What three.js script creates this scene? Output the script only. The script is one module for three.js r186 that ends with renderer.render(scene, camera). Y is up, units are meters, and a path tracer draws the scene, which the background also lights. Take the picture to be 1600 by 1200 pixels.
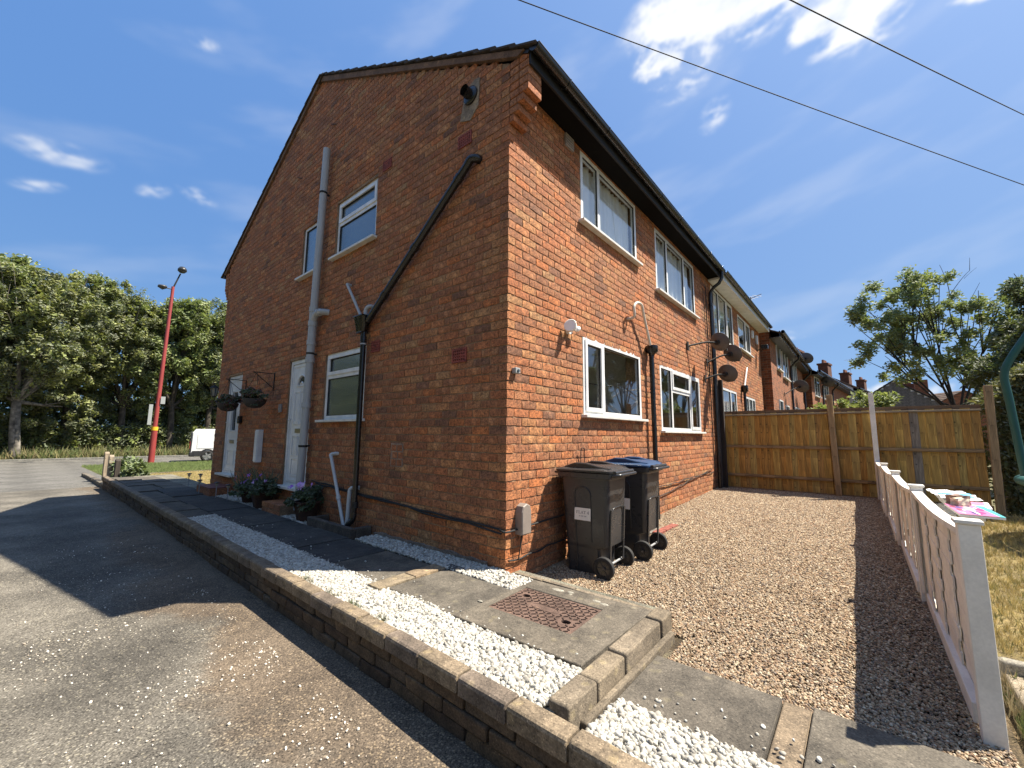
import * as THREE from 'three';
import { mergeGeometries } from 'three/addons/utils/BufferGeometryUtils.js';
import { RoundedBoxGeometry } from 'three/addons/geometries/RoundedBoxGeometry.js';
import { ImprovedNoise } from 'three/addons/math/ImprovedNoise.js';

const scene = new THREE.Scene();
// ---------- camera ----------
const camera = new THREE.PerspectiveCamera(85.85, 1024 / 768, 0.05, 3000);
const CAM = new THREE.Vector3(2.471, 1.234, 2.869);
{
  const yaw = 0.69903, pitch = 0.12343, roll = 0.00728;
  const F = new THREE.Vector3(-Math.sin(yaw) * Math.cos(pitch), Math.sin(pitch), -Math.cos(yaw) * Math.cos(pitch));
  const R = new THREE.Vector3(Math.cos(yaw), 0, -Math.sin(yaw));
  const U = new THREE.Vector3().crossVectors(R, F);
  camera.position.copy(CAM);
  camera.up.copy(U.clone().multiplyScalar(Math.cos(roll)).addScaledVector(R, -Math.sin(roll)));
  camera.lookAt(CAM.clone().add(F));
}
// ---------- exposure, sun, sky ----------
const renderer = new THREE.WebGLRenderer({ antialias: true });
renderer.toneMapping = THREE.LinearToneMapping;
renderer.toneMappingExposure = 2.5;
renderer.shadowMap.enabled = true;
const SUN = new THREE.Vector3(0.49, 1, -0.425).normalize();
const sun = new THREE.DirectionalLight(new THREE.Color(1.0, 0.91, 0.77), 5.0);
sun.position.copy(SUN).multiplyScalar(60); sun.castShadow = true;
sun.shadow.mapSize.set(4096, 4096);
Object.assign(sun.shadow.camera, { left: -45, right: 30, top: 45, bottom: -30, near: 1, far: 160 });
scene.add(sun); scene.add(sun.target);

const pn = new ImprovedNoise();
const clamp = (v, a = 0, b = 1) => Math.min(b, Math.max(a, v));
const lerp = (a, b, t) => a + (b - a) * t;
const sstep = (a, b, v) => { const t = clamp((v - a) / (b - a)); return t * t * (3 - 2 * t); };
function fbm(x, y, z = 0, oct = 5) { let s = 0, a = 0.5, f = 1; for (let i = 0; i < oct; i++) { s += a * pn.noise(x * f, y * f, z + i * 7.3); a *= 0.5; f *= 2.03; } return s; }
function rng(seed) { let a = seed >>> 0; return () => { a = (a + 0x6D2B79F5) | 0; let t = Math.imul(a ^ (a >>> 15), 1 | a); t = (t + Math.imul(t ^ (t >>> 7), 61 | t)) ^ t; return ((t ^ (t >>> 14)) >>> 0) / 4294967296; }; }

// how thick a cloud is at a distance r from its middle (1 at its rim)
function cloudAt(r, cov, f) { const e = clamp(1.15 - r, 0, 1); return cov > 0.6 ? sstep(0.03, 0.75, cov * (1 - r * 0.95) + 1.15 * f * Math.min(1, e * 2.5)) * (0.70 + 0.30 * sstep(-0.25, 0.35, f)) : 0.62 * sstep(0.0, 0.95, e * (cov + 0.32 + 1.1 * f)); }
{ // clear summer sky with broken cloud: azimuth measured from -z towards +x, in degrees
  const W = 2048, H = 1024, data = new Float32Array(W * H * 4);
  const clouds = [ // azimuth, elevation, half width, half height, tilt, cover
    [-8, 46.5, 11, 5.2, 0.16, 1.15], [1.5, 41.5, 6.5, 4.0, -0.5, 0.95], [-16.5, 43.5, 4.5, 4.4, 0.6, 0.9], [13, 36.8, 4, 1.7, 0.2, 0.66], [-12, 36.8, 2.0, 1.4, 0.8, 0.55],
    [-5.4, 12.0, 3.0, 0.8, -0.05, 0.85], [-90, 25, 3.4, 1.2, 0.1, 0.36], [-83, 24.5, 1.5, 0.8, 0.4, 0.26], [-79.3, 25.2, 2.0, 0.8, -0.3, 0.28], [-80, 38.8, 1.6, 0.7, 0.0, 0.14], [-91, 21.8, 1.8, 0.6, 0.3, 0.14],
    [3, 5.0, 9, 1.5, 0, 0.75], [60, 22, 14, 4, 0.1, 0.8], [110, 35, 16, 6, 0.2, 0.9], [150, 18, 18, 4, 0, 0.8], [-150, 30, 15, 5, 0.2, 0.85], [-125, 14, 12, 3, 0, 0.7], [180, 50, 14, 8, 0.3, 0.8],
  ];
  for (let j = 0; j < H; j++) for (let i = 0; i < W; i++) {
    const v = (j + 0.5) / H, u = (i + 0.5) / W;
    const el = (v - 0.5) * Math.PI, th = (u - 0.5) * 2 * Math.PI; // three: u = atan2(z, x) / 2pi + 0.5
    const ce = Math.cos(el), dx = Math.cos(th) * ce, dz = Math.sin(th) * ce, dy = Math.sin(el);
    const cs = dx * SUN.x + dy * SUN.y + dz * SUN.z, ang = Math.acos(clamp(cs, -1, 1));
    const h = clamp(dy, 0, 1);
    // clear air: deep blue away from the sun, paler to the horizon and to the sun
    const hz = Math.pow(1 - h, 3.2), glow = Math.exp(-ang * 1.55), glow2 = Math.exp(-ang * 5);
    let r = 0.043 + 0.105 * hz + 0.29 * glow + 0.30 * glow2, g = 0.136 + 0.135 * hz + 0.31 * glow + 0.30 * glow2, b = 0.352 + 0.090 * hz + 0.33 * glow + 0.28 * glow2;
    const az = Math.atan2(dx, -dz) * 180 / Math.PI, ed = el * 180 / Math.PI;
    if (dy > -0.02) {
      // thin high streaks
      const s1 = fbm(az * 0.035 + ed * 0.05, ed * 0.16 - az * 0.045, 3.1, 5);
      const streak = sstep(-0.05, 0.42, s1) * 0.15 * sstep(2, 10, ed);
      let c = 0;
      for (const [ca, ce2, w, hh, tilt, cov] of clouds) {
        let da = az - ca; if (da > 180) da -= 360; if (da < -180) da += 360;
        da *= Math.cos(ce2 * Math.PI / 180) ; const de = ed - ce2;
        if (Math.abs(da) > w * 2.2 || Math.abs(de) > (hh + w * 0.6) * 2.2) continue;
        const x = (da * Math.cos(tilt) + de * Math.sin(tilt)) / w, y = (-da * Math.sin(tilt) + de * Math.cos(tilt)) / hh;
        const k = 1 / Math.sqrt(w);
        const wx = fbm(da * 0.22 * k + 5, de * 0.3 * k + ca, 1.7, 4), wy = fbm(da * 0.22 * k - 9, de * 0.3 * k + ca, 8.7, 4);
        const fine = cov > 0.6 ? 0.30 * fbm((da + de * 0.8) * 1.3, (de - da * 0.4) * 2.1, ca, 5) : 1.1 * fbm((da + de) * 0.55, (de - da * 0.3) * 1.7, ca * 1.3, 6);
        const f = fine + fbm((da + de * 0.9) * 0.30 * k + wx * 1.5, (de - da * 0.35) * 0.75 * k + wy * 1.6, ca * 0.37, 6) * 1.9;
        c = Math.max(c, cloudAt(Math.hypot(x, y), cov, f));
      }
      const k = clamp(c * 0.97 + streak * (1 - c)), bright = 0.55 + 0.12 * glow;
      r = lerp(r, bright * 0.98, k); g = lerp(g, bright, k); b = lerp(b, bright * 1.03, k);
    } else { r = 0.16; g = 0.15; b = 0.13; }
    const o = (j * W + i) * 4; data[o] = r * SKYK(); data[o + 1] = g * SKYK(); data[o + 2] = b * SKYK(); data[o + 3] = 1;
  }
  const t = new THREE.DataTexture(data, W, H, THREE.RGBAFormat, THREE.FloatType);
  t.mapping = THREE.EquirectangularReflectionMapping; t.magFilter = t.minFilter = THREE.LinearFilter; t.needsUpdate = true;
  scene.background = t; scene.environment = t;
}
function SKYK() { return 0.72; }

// ---------- helpers ----------
const used = {};
function numbered(name) { const k = used[name] = (used[name] ?? -1) + 1; return k ? name + '_' + String(k).padStart(3, '0') : name; }
function shade(o) { o.traverse((m) => { if (m.isMesh) { m.castShadow = true; m.receiveShadow = true; } }); return o; }
function thing(name, label, category, pos = [0, 0, 0], turn = 0, group) {
  const o = new THREE.Group(); o.name = numbered(name); o.position.set(...pos); o.rotation.y = turn; o.userData = { label, category };
  if (group) o.userData.group = group;
  scene.add(o); return o;
}
function sub(name, parent, label) { const o = new THREE.Group(); o.name = name; if (label) o.userData.label = label; parent.add(o); return o; }
function part(name, geos, material, parent, label) {
  const g = Array.isArray(geos) ? (geos.length > 1 ? mergeGeometries(geos.map(plain)) : geos[0]) : geos;
  const m = new THREE.Mesh(g, material); m.name = name; m.castShadow = m.receiveShadow = true;
  if (label) m.userData.label = label;
  parent.add(m); return m;
}
function struct(name, geos, material) { const m = part(numbered(name), geos, material, scene); m.userData.kind = 'structure'; return m; }
function plain(g) { g = g.index ? g.toNonIndexed() : g; for (const k of Object.keys(g.attributes)) if (!['position', 'normal', 'uv'].includes(k)) g.deleteAttribute(k); g.morphAttributes = {}; return g; }
// uv in metres, from the position along the two axes that the face lies in
function metric(g, ox = 0, oy = 0, along) {
  if (g.index) g = g.toNonIndexed();
  const p = g.attributes.position, n = g.attributes.normal, uv = new Float32Array(p.count * 2);
  for (let i = 0; i < p.count; i++) {
    const ax = Math.abs(n.getX(i)), ay = Math.abs(n.getY(i)), az = Math.abs(n.getZ(i));
    let u, v; if (ax >= ay && ax >= az) { u = p.getZ(i); v = p.getY(i); } else if (ay >= az) { u = p.getX(i); v = p.getZ(i); } else { u = p.getX(i); v = p.getY(i); }
    if (along === 'x' && ax < ay + az) { u = p.getX(i); v = ay > az ? p.getZ(i) : p.getY(i); const t = u; u = v; v = t; }
    if (along === 'z' && az < 0.7) { const t = ay > ax ? p.getX(i) : p.getY(i); v = p.getZ(i); u = t; }
    uv[i * 2] = u + ox; uv[i * 2 + 1] = v + oy;
  }
  g.setAttribute('uv', new THREE.BufferAttribute(uv, 2)); return g;
}
function bx(w, h, d, x = 0, y = 0, z = 0, opt = {}) {
  let g = opt.r ? new RoundedBoxGeometry(w, h, d, opt.seg ?? 1, Math.min(opt.r, w / 2.01, h / 2.01, d / 2.01)) : new THREE.BoxGeometry(w, h, d);
  g = metric(g, opt.u ?? 0, opt.v ?? 0, opt.along);
  if (opt.rx) g.rotateX(opt.rx); if (opt.rz) g.rotateZ(opt.rz); if (opt.ry) g.rotateY(opt.ry);
  return g.translate(x, y, z);
}
const span = (x0, x1, y0, y1, z0, z1, opt) => bx(Math.abs(x1 - x0), Math.abs(y1 - y0), Math.abs(z1 - z0), (x0 + x1) / 2, (y0 + y1) / 2, (z0 + z1) / 2, opt);
const V = (x, y, z) => new THREE.Vector3(x, y, z);
function tube(pts, r, seg = 10, closed = false, smooth = true) {
  const P = pts.map((p) => (p.isVector3 ? p : V(...p)));
  let c; if (smooth && P.length > 2) c = new THREE.CatmullRomCurve3(P, closed, 'centripetal'); else { c = new THREE.CurvePath(); for (let i = 0; i + 1 < P.length; i++) c.add(new THREE.LineCurve3(P[i], P[i + 1])); }
  return new THREE.TubeGeometry(c, Math.max(1, smooth ? (P.length - 1) * 6 : P.length > 2 ? 48 : 1), r, seg, closed);
}
function rod(a, b, r0, r1 = r0, seg = 10) { // closed tapered cylinder between two points
  const A = a.isVector3 ? a : V(...a), B = b.isVector3 ? b : V(...b), d = B.clone().sub(A), L = d.length();
  const g = new THREE.CylinderGeometry(r1, r0, L, seg, 1);
  g.applyQuaternion(new THREE.Quaternion().setFromUnitVectors(V(0, 1, 0), d.normalize()));
  return g.translate((A.x + B.x) / 2, (A.y + B.y) / 2, (A.z + B.z) / 2);
}
const lathe = (pts, seg = 20) => new THREE.LatheGeometry(pts.map(([x, y]) => new THREE.Vector2(x, y)), seg);
function extr(points, depth, bevel = 0) { // outline in x, y; thickness along +z
  const s = new THREE.Shape(points.map(([x, y]) => new THREE.Vector2(x, y)));
  return metric(new THREE.ExtrudeGeometry(s, { depth, bevelEnabled: bevel > 0, bevelThickness: bevel, bevelSize: bevel, bevelSegments: 1 }));
}
// ---------- textures ----------
function hash2(x, y, s) { let h = Math.imul(x, 374761393) + Math.imul(y, 668265263) + Math.imul(s, 1274126177); h = Math.imul(h ^ (h >>> 13), 1274126177); return ((h ^ (h >>> 16)) >>> 0) / 4294967296; }
function vnoise(x, y, per, s) { // tileable value noise, period per
  const xi = Math.floor(x), yi = Math.floor(y), fx = x - xi, fy = y - yi, m = (a) => ((a % per) + per) % per;
  const a = hash2(m(xi), m(yi), s), b = hash2(m(xi + 1), m(yi), s), c = hash2(m(xi), m(yi + 1), s), d = hash2(m(xi + 1), m(yi + 1), s);
  const u = fx * fx * (3 - 2 * fx), v = fy * fy * (3 - 2 * fy);
  return lerp(lerp(a, b, u), lerp(c, d, u), v);
}
function tfbm(u, v, f0, oct, s) { let r = 0, a = 0.5, f = f0, t = 0; for (let i = 0; i < oct; i++) { r += a * vnoise(u * f, v * f, f, s + i); t += a; a *= 0.55; f *= 2; } return r / t; }
function speck(u, v, cells, s) { // distance to the nearest of jittered points, its random number
  const x = u * cells, y = v * cells, xi = Math.floor(x), yi = Math.floor(y), m = (a) => ((a % cells) + cells) % cells; let best = 9, id = 0;
  for (let j = -1; j <= 1; j++) for (let i = -1; i <= 1; i++) { const cx = m(xi + i), cy = m(yi + j), d = Math.hypot(xi + i + hash2(cx, cy, s) - x, yi + j + hash2(cx, cy, s + 9) - y); if (d < best) { best = d; id = hash2(cx, cy, s + 17); } }
  return [best, id];
}
function dataTex(n, fn, color = true, m = n) { // fn(u, v) gives grey or [r, g, b], 0..1 (sRGB for colours)
  const d = new Uint8Array(n * m * 4);
  for (let j = 0; j < m; j++) for (let i = 0; i < n; i++) { const c = fn((i + 0.5) / n, (j + 0.5) / m), o = (j * n + i) * 4; for (let k = 0; k < 3; k++) d[o + k] = clamp(Array.isArray(c) ? c[k] : c) * 255; d[o + 3] = 255; }
  const t = new THREE.DataTexture(d, n, m); t.wrapS = t.wrapT = THREE.RepeatWrapping; t.magFilter = THREE.LinearFilter; t.minFilter = THREE.LinearMipmapLinearFilter; t.generateMipmaps = true; if (color) t.colorSpace = THREE.SRGBColorSpace; t.needsUpdate = true; return t;
}
const rep = (t, size) => { const c = t.clone(); c.repeat.set(1 / (Array.isArray(size) ? size[0] : size), 1 / (Array.isArray(size) ? size[1] : size)); c.needsUpdate = true; return c; };
const col = (r, g, b) => new THREE.Color().setRGB(r, g, b);
function mat(c, roughness = 0.8, o = {}) { return new THREE.MeshPhysicalMaterial({ color: Array.isArray(c) ? col(...c) : c, roughness, side: THREE.DoubleSide, ...o }); }

// brick face: drag marks, dark pits, pale bloom
const brickGrain = dataTex(512, (u, v) => { const a = tfbm(u, v, 8, 5, 3), f = tfbm(u, v, 32, 4, 11), dr = tfbm(u, v * 0.25, 48, 3, 5); let k = 0.64 + 0.34 * a + 0.52 * (f - 0.5) + 0.22 * (dr - 0.5); const [d, id] = speck(u, v, 27, 21); if (id > 0.45 && d < 0.36 * id) k *= 0.50 + d; const bl = sstep(0.60, 0.78, tfbm(u, v, 5, 4, 33)); return [k + bl * 0.06, k + bl * 0.10, k + bl * 0.13]; });
const brickBump = dataTex(512, (u, v) => { let k = 0.35 * tfbm(u, v, 16, 4, 3) + 0.35 * tfbm(u, v, 80, 2, 11) + 0.3 * tfbm(u, v * 0.25, 48, 3, 5); const [d, id] = speck(u, v, 27, 21); if (id > 0.45 && d < 0.36 * id) k -= 0.4; return k; }, false);
const stoneGrain = dataTex(1024, (u, v) => { const a = tfbm(u, v, 6, 5, 43), f = tfbm(u, v, 128, 3, 51), m = tfbm(u, v, 24, 4, 57); let k = 0.66 + 0.30 * (a - 0.5) + 0.34 * (f - 0.5) + 0.2 * (m - 0.5); let c = [k, k, k * 0.985]; const [d, id] = speck(u, v, 90, 71); if (id > 0.78 && d < 0.30) { const q = id > 0.9 ? 0.22 : -0.2; c = c.map((x) => x + q * (1 - d)); } const [d2, id2] = speck(u, v, 14, 77); const rr = 0.10 + 0.22 * id2; if (id2 > 0.90 && d2 + 0.5 * (f - 0.5) + 0.3 * (m - 0.5) < rr) c = [c[0] + 0.12, c[1] + 0.12, c[2] + 0.08]; return c; });
const stoneBump = dataTex(512, (u, v) => 0.4 * tfbm(u, v, 12, 4, 43) + 0.6 * tfbm(u, v, 100, 3, 51), false);
const asphaltMap = dataTex(2048, (u, v) => { const a = tfbm(u, v, 5, 5, 83), b = tfbm(u, v, 30, 4, 87), f = tfbm(u, v, 400, 2, 91); let k = 0.60 + 0.30 * (a - 0.5) + 0.16 * (b - 0.5) + 0.40 * (f - 0.5); let c = [k * 1.02, k, k * 0.96]; const [d, id] = speck(u, v, 260, 97); if (d < 0.42) { const q = id < 0.12 ? 0.25 : id > 0.8 ? -0.2 : id * 0.12; c = c.map((x) => x + q); } const pale = sstep(0.52, 0.66, tfbm(u, v, 9, 4, 103)); const [d2, id2] = speck(u, v, 150, 101); if (id2 > 0.93 - pale * 0.3 && d2 < 0.18 + 0.22 * id2) c = [c[0] + 0.30, c[1] + 0.29, c[2] + 0.25]; return c; });
const asphaltBump = dataTex(1024, (u, v) => { const [d, id] = speck(u, v, 200, 97); return 0.5 * (1 - d) * (0.5 + id * 0.5) + 0.3 * tfbm(u, v, 60, 3, 87); }, false);
const woodMap = dataTex(512, (u, v) => { const w = tfbm(u, v, 4, 3, 111); const g = tfbm(u + w * 0.04, v * 0.06, 64, 3, 113), l = tfbm(u, v * 0.1, 8, 3, 117); let k = 0.62 + 0.34 * (g - 0.5) + 0.40 * (l - 0.5); const [d, id] = speck(u, v, 5, 119); const e = Math.hypot(d); if (id > 0.86 && e < 0.13) k *= 0.45 + e * 3; const st = sstep(0.62, 0.8, tfbm(u, v, 6, 4, 127)); return [k - st * 0.08, k - st * 0.10, k - st * 0.09]; });
const woodBump = dataTex(256, (u, v) => tfbm(u, v * 0.06, 48, 3, 113), false);
const grime = dataTex(512, (u, v) => { const a = tfbm(u, v, 7, 5, 131), f = tfbm(u, v, 90, 2, 133); return 0.94 + 0.16 * (a - 0.5) + 0.06 * (f - 0.5); });
const roughTex = dataTex(256, (u, v) => { const k = 0.72 + 0.5 * (tfbm(u, v, 8, 5, 141) - 0.5); return k; }, false);
const barkMap = dataTex(256, (u, v) => { const k = 0.55 + 0.6 * (tfbm(u, v * 0.3, 24, 4, 151) - 0.5) + 0.3 * (tfbm(u, v, 6, 3, 153) - 0.5); return k; });
const soilMap = dataTex(1024, (u, v) => { const a = tfbm(u, v, 8, 5, 161), f = tfbm(u, v, 200, 2, 163); const k = 0.58 + 0.35 * (a - 0.5) + 0.5 * (f - 0.5); const st = tfbm(u, v, 20, 3, 167); return [k, k * (0.97 + 0.06 * st), k * 0.93]; });
const brickBumpR = rep(brickBump, 0.45), grimeR = rep(grime, 0.8);
const brickMat = (c) => mat(c, 0.92, { map: rep1.brick, bumpMap: brickBumpR, bumpScale: 0.0045 });
const rep1 = { brick: rep(brickGrain, 0.45), stone: rep(stoneGrain, 0.9), stoneB: rep(stoneBump, 0.5), wood: rep(woodMap, 0.55), woodB: rep(woodBump, 0.3) };
const stoneMat = (c, o = {}) => mat(c, 0.95, { map: rep1.stone, bumpMap: rep1.stoneB, bumpScale: 0.003, ...o });
const woodMat = (c, o = {}) => mat(c, 0.85, { map: rep1.wood, bumpMap: rep1.woodB, bumpScale: 0.0012, ...o });
const upvc = mat([0.78, 0.79, 0.78], 0.32, { map: grimeR, clearcoat: 0.15 });
const upvcSill = mat([0.72, 0.71, 0.66], 0.42, { map: grimeR });
const blackPvc = mat([0.012, 0.012, 0.013], 0.36, { roughnessMap: rep(roughTex, 0.5) });
const greyPvc = mat([0.40, 0.41, 0.41], 0.42, { map: grimeR });
const blackPaint = mat([0.016, 0.015, 0.015], 0.5, { map: grimeR });
const rubber = mat([0.015, 0.015, 0.015], 0.8);
const galv = mat([0.30, 0.31, 0.32], 0.55, { metalness: 0.4 });
const ironBlack = mat([0.012, 0.012, 0.012], 0.8);
const clearGlass = mat([0.93, 0.96, 0.95], 0.02, { transmission: 1, thickness: 0, ior: 2.3 });
const frosted = mat([0.055, 0.075, 0.085], 0.14, { bumpMap: rep(stoneBump, 0.35), bumpScale: 0.0012, ior: 1.9, clearcoat: 0.8, clearcoatRoughness: 0.08 });
const nightGlass = mat([0.03, 0.04, 0.045], 0.04);
const netCurtain = mat([0.86, 0.87, 0.88], 1, { transmission: 0.22, thickness: 0 });
const roomWall = mat([0.55, 0.53, 0.48], 0.95);
// ---------- ground, roads ----------
const groundY = (x, z) => x > -9 ? -0.26 : lerp(-0.26, -0.44, clamp((-9 - x) / 18));
function sheet(x0, x1, z0, z1, nx, nz, yf, cf) { // a grid with uv in metres and, if cf is given, vertex colours
  const g = new THREE.PlaneGeometry(1, 1, nx, nz), p = g.attributes.position, uv = g.attributes.uv, c = cf && new Float32Array(p.count * 3);
  for (let i = 0; i < p.count; i++) { const x = lerp(x0, x1, p.getX(i) + 0.5), z = lerp(z1, z0, p.getY(i) + 0.5); p.setXYZ(i, x, yf(x, z), z); uv.setXY(i, x, z); if (c) { const k = cf(x, z); c[i * 3] = k[0]; c[i * 3 + 1] = k[1]; c[i * 3 + 2] = k[2]; } }
  if (c) g.setAttribute('color', new THREE.BufferAttribute(c, 3)); g.computeVertexNormals(); return g;
}
const zOut = (x) => { const P = [[-14, 1.28], [-9, 1.30], [-4, 1.325], [-1.8, 1.355], [0.3, 1.362], [1.8, 1.39], [4, 1.42]]; for (let i = 0; i + 1 < P.length; i++) if (x <= P[i + 1][0]) return lerp(P[i][1], P[i + 1][1], clamp((x - P[i][0]) / (P[i + 1][0] - P[i][0]))); return 1.42; };
const soilMat = (c, size = 1.3) => mat(c, 1, { map: rep(soilMap, size), bumpMap: rep(stoneBump, 0.4), bumpScale: 0.01 });
{
  const far = new THREE.CircleGeometry(900, 64).rotateX(-Math.PI / 2);
  struct('ground', metric(far.translate(0, -0.62, 0)), soilMat([0.40, 0.36, 0.19], 3));
  // tarmac lane in front of the wall: worn grey, brown soil washed along the wall foot
  const laneC = (x, z) => { const d = z - zOut(x), n = fbm(x * 1.1, z * 1.1, 2, 5), f = fbm(x * 9, z * 9, 5, 3), n2 = fbm(x * 0.45 + 9, z * 0.5, 7, 3);
    let c = [0.265, 0.25, 0.222]; const w = 1 + 0.55 * n2 + 0.3 * n; c = c.map((v) => v * w);
    const edge = (x > -6 ? 0.62 : 0.32) + 0.55 * n + 0.25 * f + 0.25 * n2, dirt = sstep(edge + 0.12, edge - 0.16, d) * (x < 1.6 ? 1 : 0.5) * 0.62;
    return [lerp(c[0], 0.225, dirt), lerp(c[1], 0.155, dirt), lerp(c[2], 0.095, dirt)]; };
  const laneMat = mat([1, 1, 1], 0.93, { vertexColors: true, map: rep(asphaltMap, 2.3), bumpMap: rep(asphaltBump, 2.3), bumpScale: 0.006 });
  const yl = (x, z) => groundY(x, z) + 0.04 + 0.012 * fbm(x * 0.8, z * 0.8, 1, 3);
  const near = sheet(-14, 5.5, 0.95, 7.2, 390, 125, yl, laneC);
  struct('road', near, laneMat);
  const street = mat([0.27, 0.27, 0.265], 0.95, { map: rep(asphaltMap, 2.6), bumpMap: rep(asphaltBump, 2.6), bumpScale: 0.006 });
  struct('road', sheet(-40, -14.0, 0.75, 7.2, 40, 12, yl), street);
  struct('road', sheet(-33.5, -26.5, -60, 0.74, 10, 40, (x, z) => groundY(x, z) + 0.035), street);
  struct('road', sheet(-33.5, -26.5, 7.21, 60, 10, 40, (x, z) => groundY(x, z) + 0.038), street);
  struct('lawn', sheet(-40, 20, 7.21, 12.6, 20, 8, (x, z) => groundY(x, z) + 0.02), soilMat([0.72, 0.56, 0.28], 1.7));  // unseen straw strip added to bounce warm sunlight onto the gable
  struct('kerb', span(-33.75, -33.55, -0.5, -0.3, -60, 60, { r: 0.02 }), stoneMat([0.42, 0.41, 0.38]));
}
// ---------- white garden wall with coping ----------
const copingY = 0.068;
{
  const w = thing('garden_wall', 'low weathered brown stone retaining wall with pale coping along the tarmac', 'wall');
  const R = rng(11), tones = [[0.24, 0.155, 0.090], [0.29, 0.195, 0.115], [0.18, 0.115, 0.07], [0.25, 0.18, 0.12]].map((c) => stoneMat(c.map((v) => v * 0.85)));
  const capT = [[0.34, 0.265, 0.19], [0.295, 0.23, 0.17], [0.26, 0.205, 0.16], [0.35, 0.27, 0.185]].map((c) => stoneMat(c.map((v) => v * 1.25)));
  const shape = new THREE.Shape(); const top = [], bot = []; for (let x = -13.2; x <= 3.4; x += 0.4) { top.push([x, zOut(x) - 0.03]); bot.push([x, zOut(x) - 0.10]); }
  [...top, ...bot.reverse()].forEach(([x, z], i) => i ? shape.lineTo(x, -z) : shape.moveTo(x, -z));
  const core = new THREE.ExtrudeGeometry(shape, { depth: 0.46, bevelEnabled: false }).rotateX(-Math.PI / 2).translate(0, -0.45, 0);
  part('mortar_core', metric(core), stoneMat([0.15, 0.11, 0.075]), w);
  const stoneGeo = [0, 1, 2, 3].map((k) => { const g = new RoundedBoxGeometry(0.306, 0.068, 0.09, 3, 0.010), p = g.attributes.position, n = g.attributes.normal; for (let i = 0; i < p.count; i++) { const d = 0.014 * fbm(p.getX(i) * 14 + k * 5, p.getY(i) * 20, p.getZ(i) * 20 + k, 3); p.setXYZ(i, p.getX(i) + n.getX(i) * d, p.getY(i) + n.getY(i) * d, p.getZ(i) + n.getZ(i) * d); } return metric(g, k * 0.31, k * 0.17); });
  const capGeo = [0, 1, 2, 3].map((k) => { const s = new THREE.Shape([[-0.048, -0.036], [0.048, -0.036], [0.049, 0.022], [0.044, 0.033], [0.036, 0.038], [-0.042, 0.038], [-0.048, 0.03]].map((q) => new THREE.Vector2(...q))); let g = new THREE.ExtrudeGeometry(s, { depth: 0.300, steps: 3, bevelEnabled: true, bevelSize: 0.004, bevelThickness: 0.004, bevelSegments: 1 }).translate(0, 0, -0.15).rotateY(-Math.PI / 2); g = metric(g, k * 0.37, k * 0.23); const p = g.attributes.position; for (let i = 0; i < p.count; i++) { const d = 0.004 * fbm(p.getX(i) * 16 + k * 5, p.getY(i) * 22, p.getZ(i) * 22 + k, 3); p.setY(i, p.getY(i) + d); } g.computeVertexNormals(); return g; });
  for (let k = 0; k < 4; k++) for (let x = -13 + (k % 2) * 0.16; x < 3.2; x += 0.32) {
    const m = part('stone', stoneGeo[Math.floor(R() * 4)], tones[Math.floor(R() * 4)], w);
    m.position.set(x, -0.043 - k * 0.074 + (R() - 0.5) * 0.007, zOut(x) - 0.056 + (R() - 0.5) * 0.014); m.rotation.y = Math.atan2(zOut(x - 0.1) - zOut(x + 0.1), 0.2) + (R() - 0.5) * 0.02; m.rotation.z = (R() - 0.5) * 0.012;
  }
  for (let x = -12.95; x < 3.2; x += 0.318) {
    const m = part('coping_stone', capGeo[Math.floor(R() * 4)], capT[Math.floor(R() * 4)], w);
    m.position.set(x, copingY - 0.038 + (R() - 0.5) * 0.006, zOut(x) - 0.045 + (R() - 0.5) * 0.008); m.rotation.y = Math.atan2(zOut(x - 0.1) - zOut(x + 0.1), 0.2) + (R() - 0.5) * 0.016; m.rotation.x = (R() - 0.5) * 0.02;
  }
}
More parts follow.
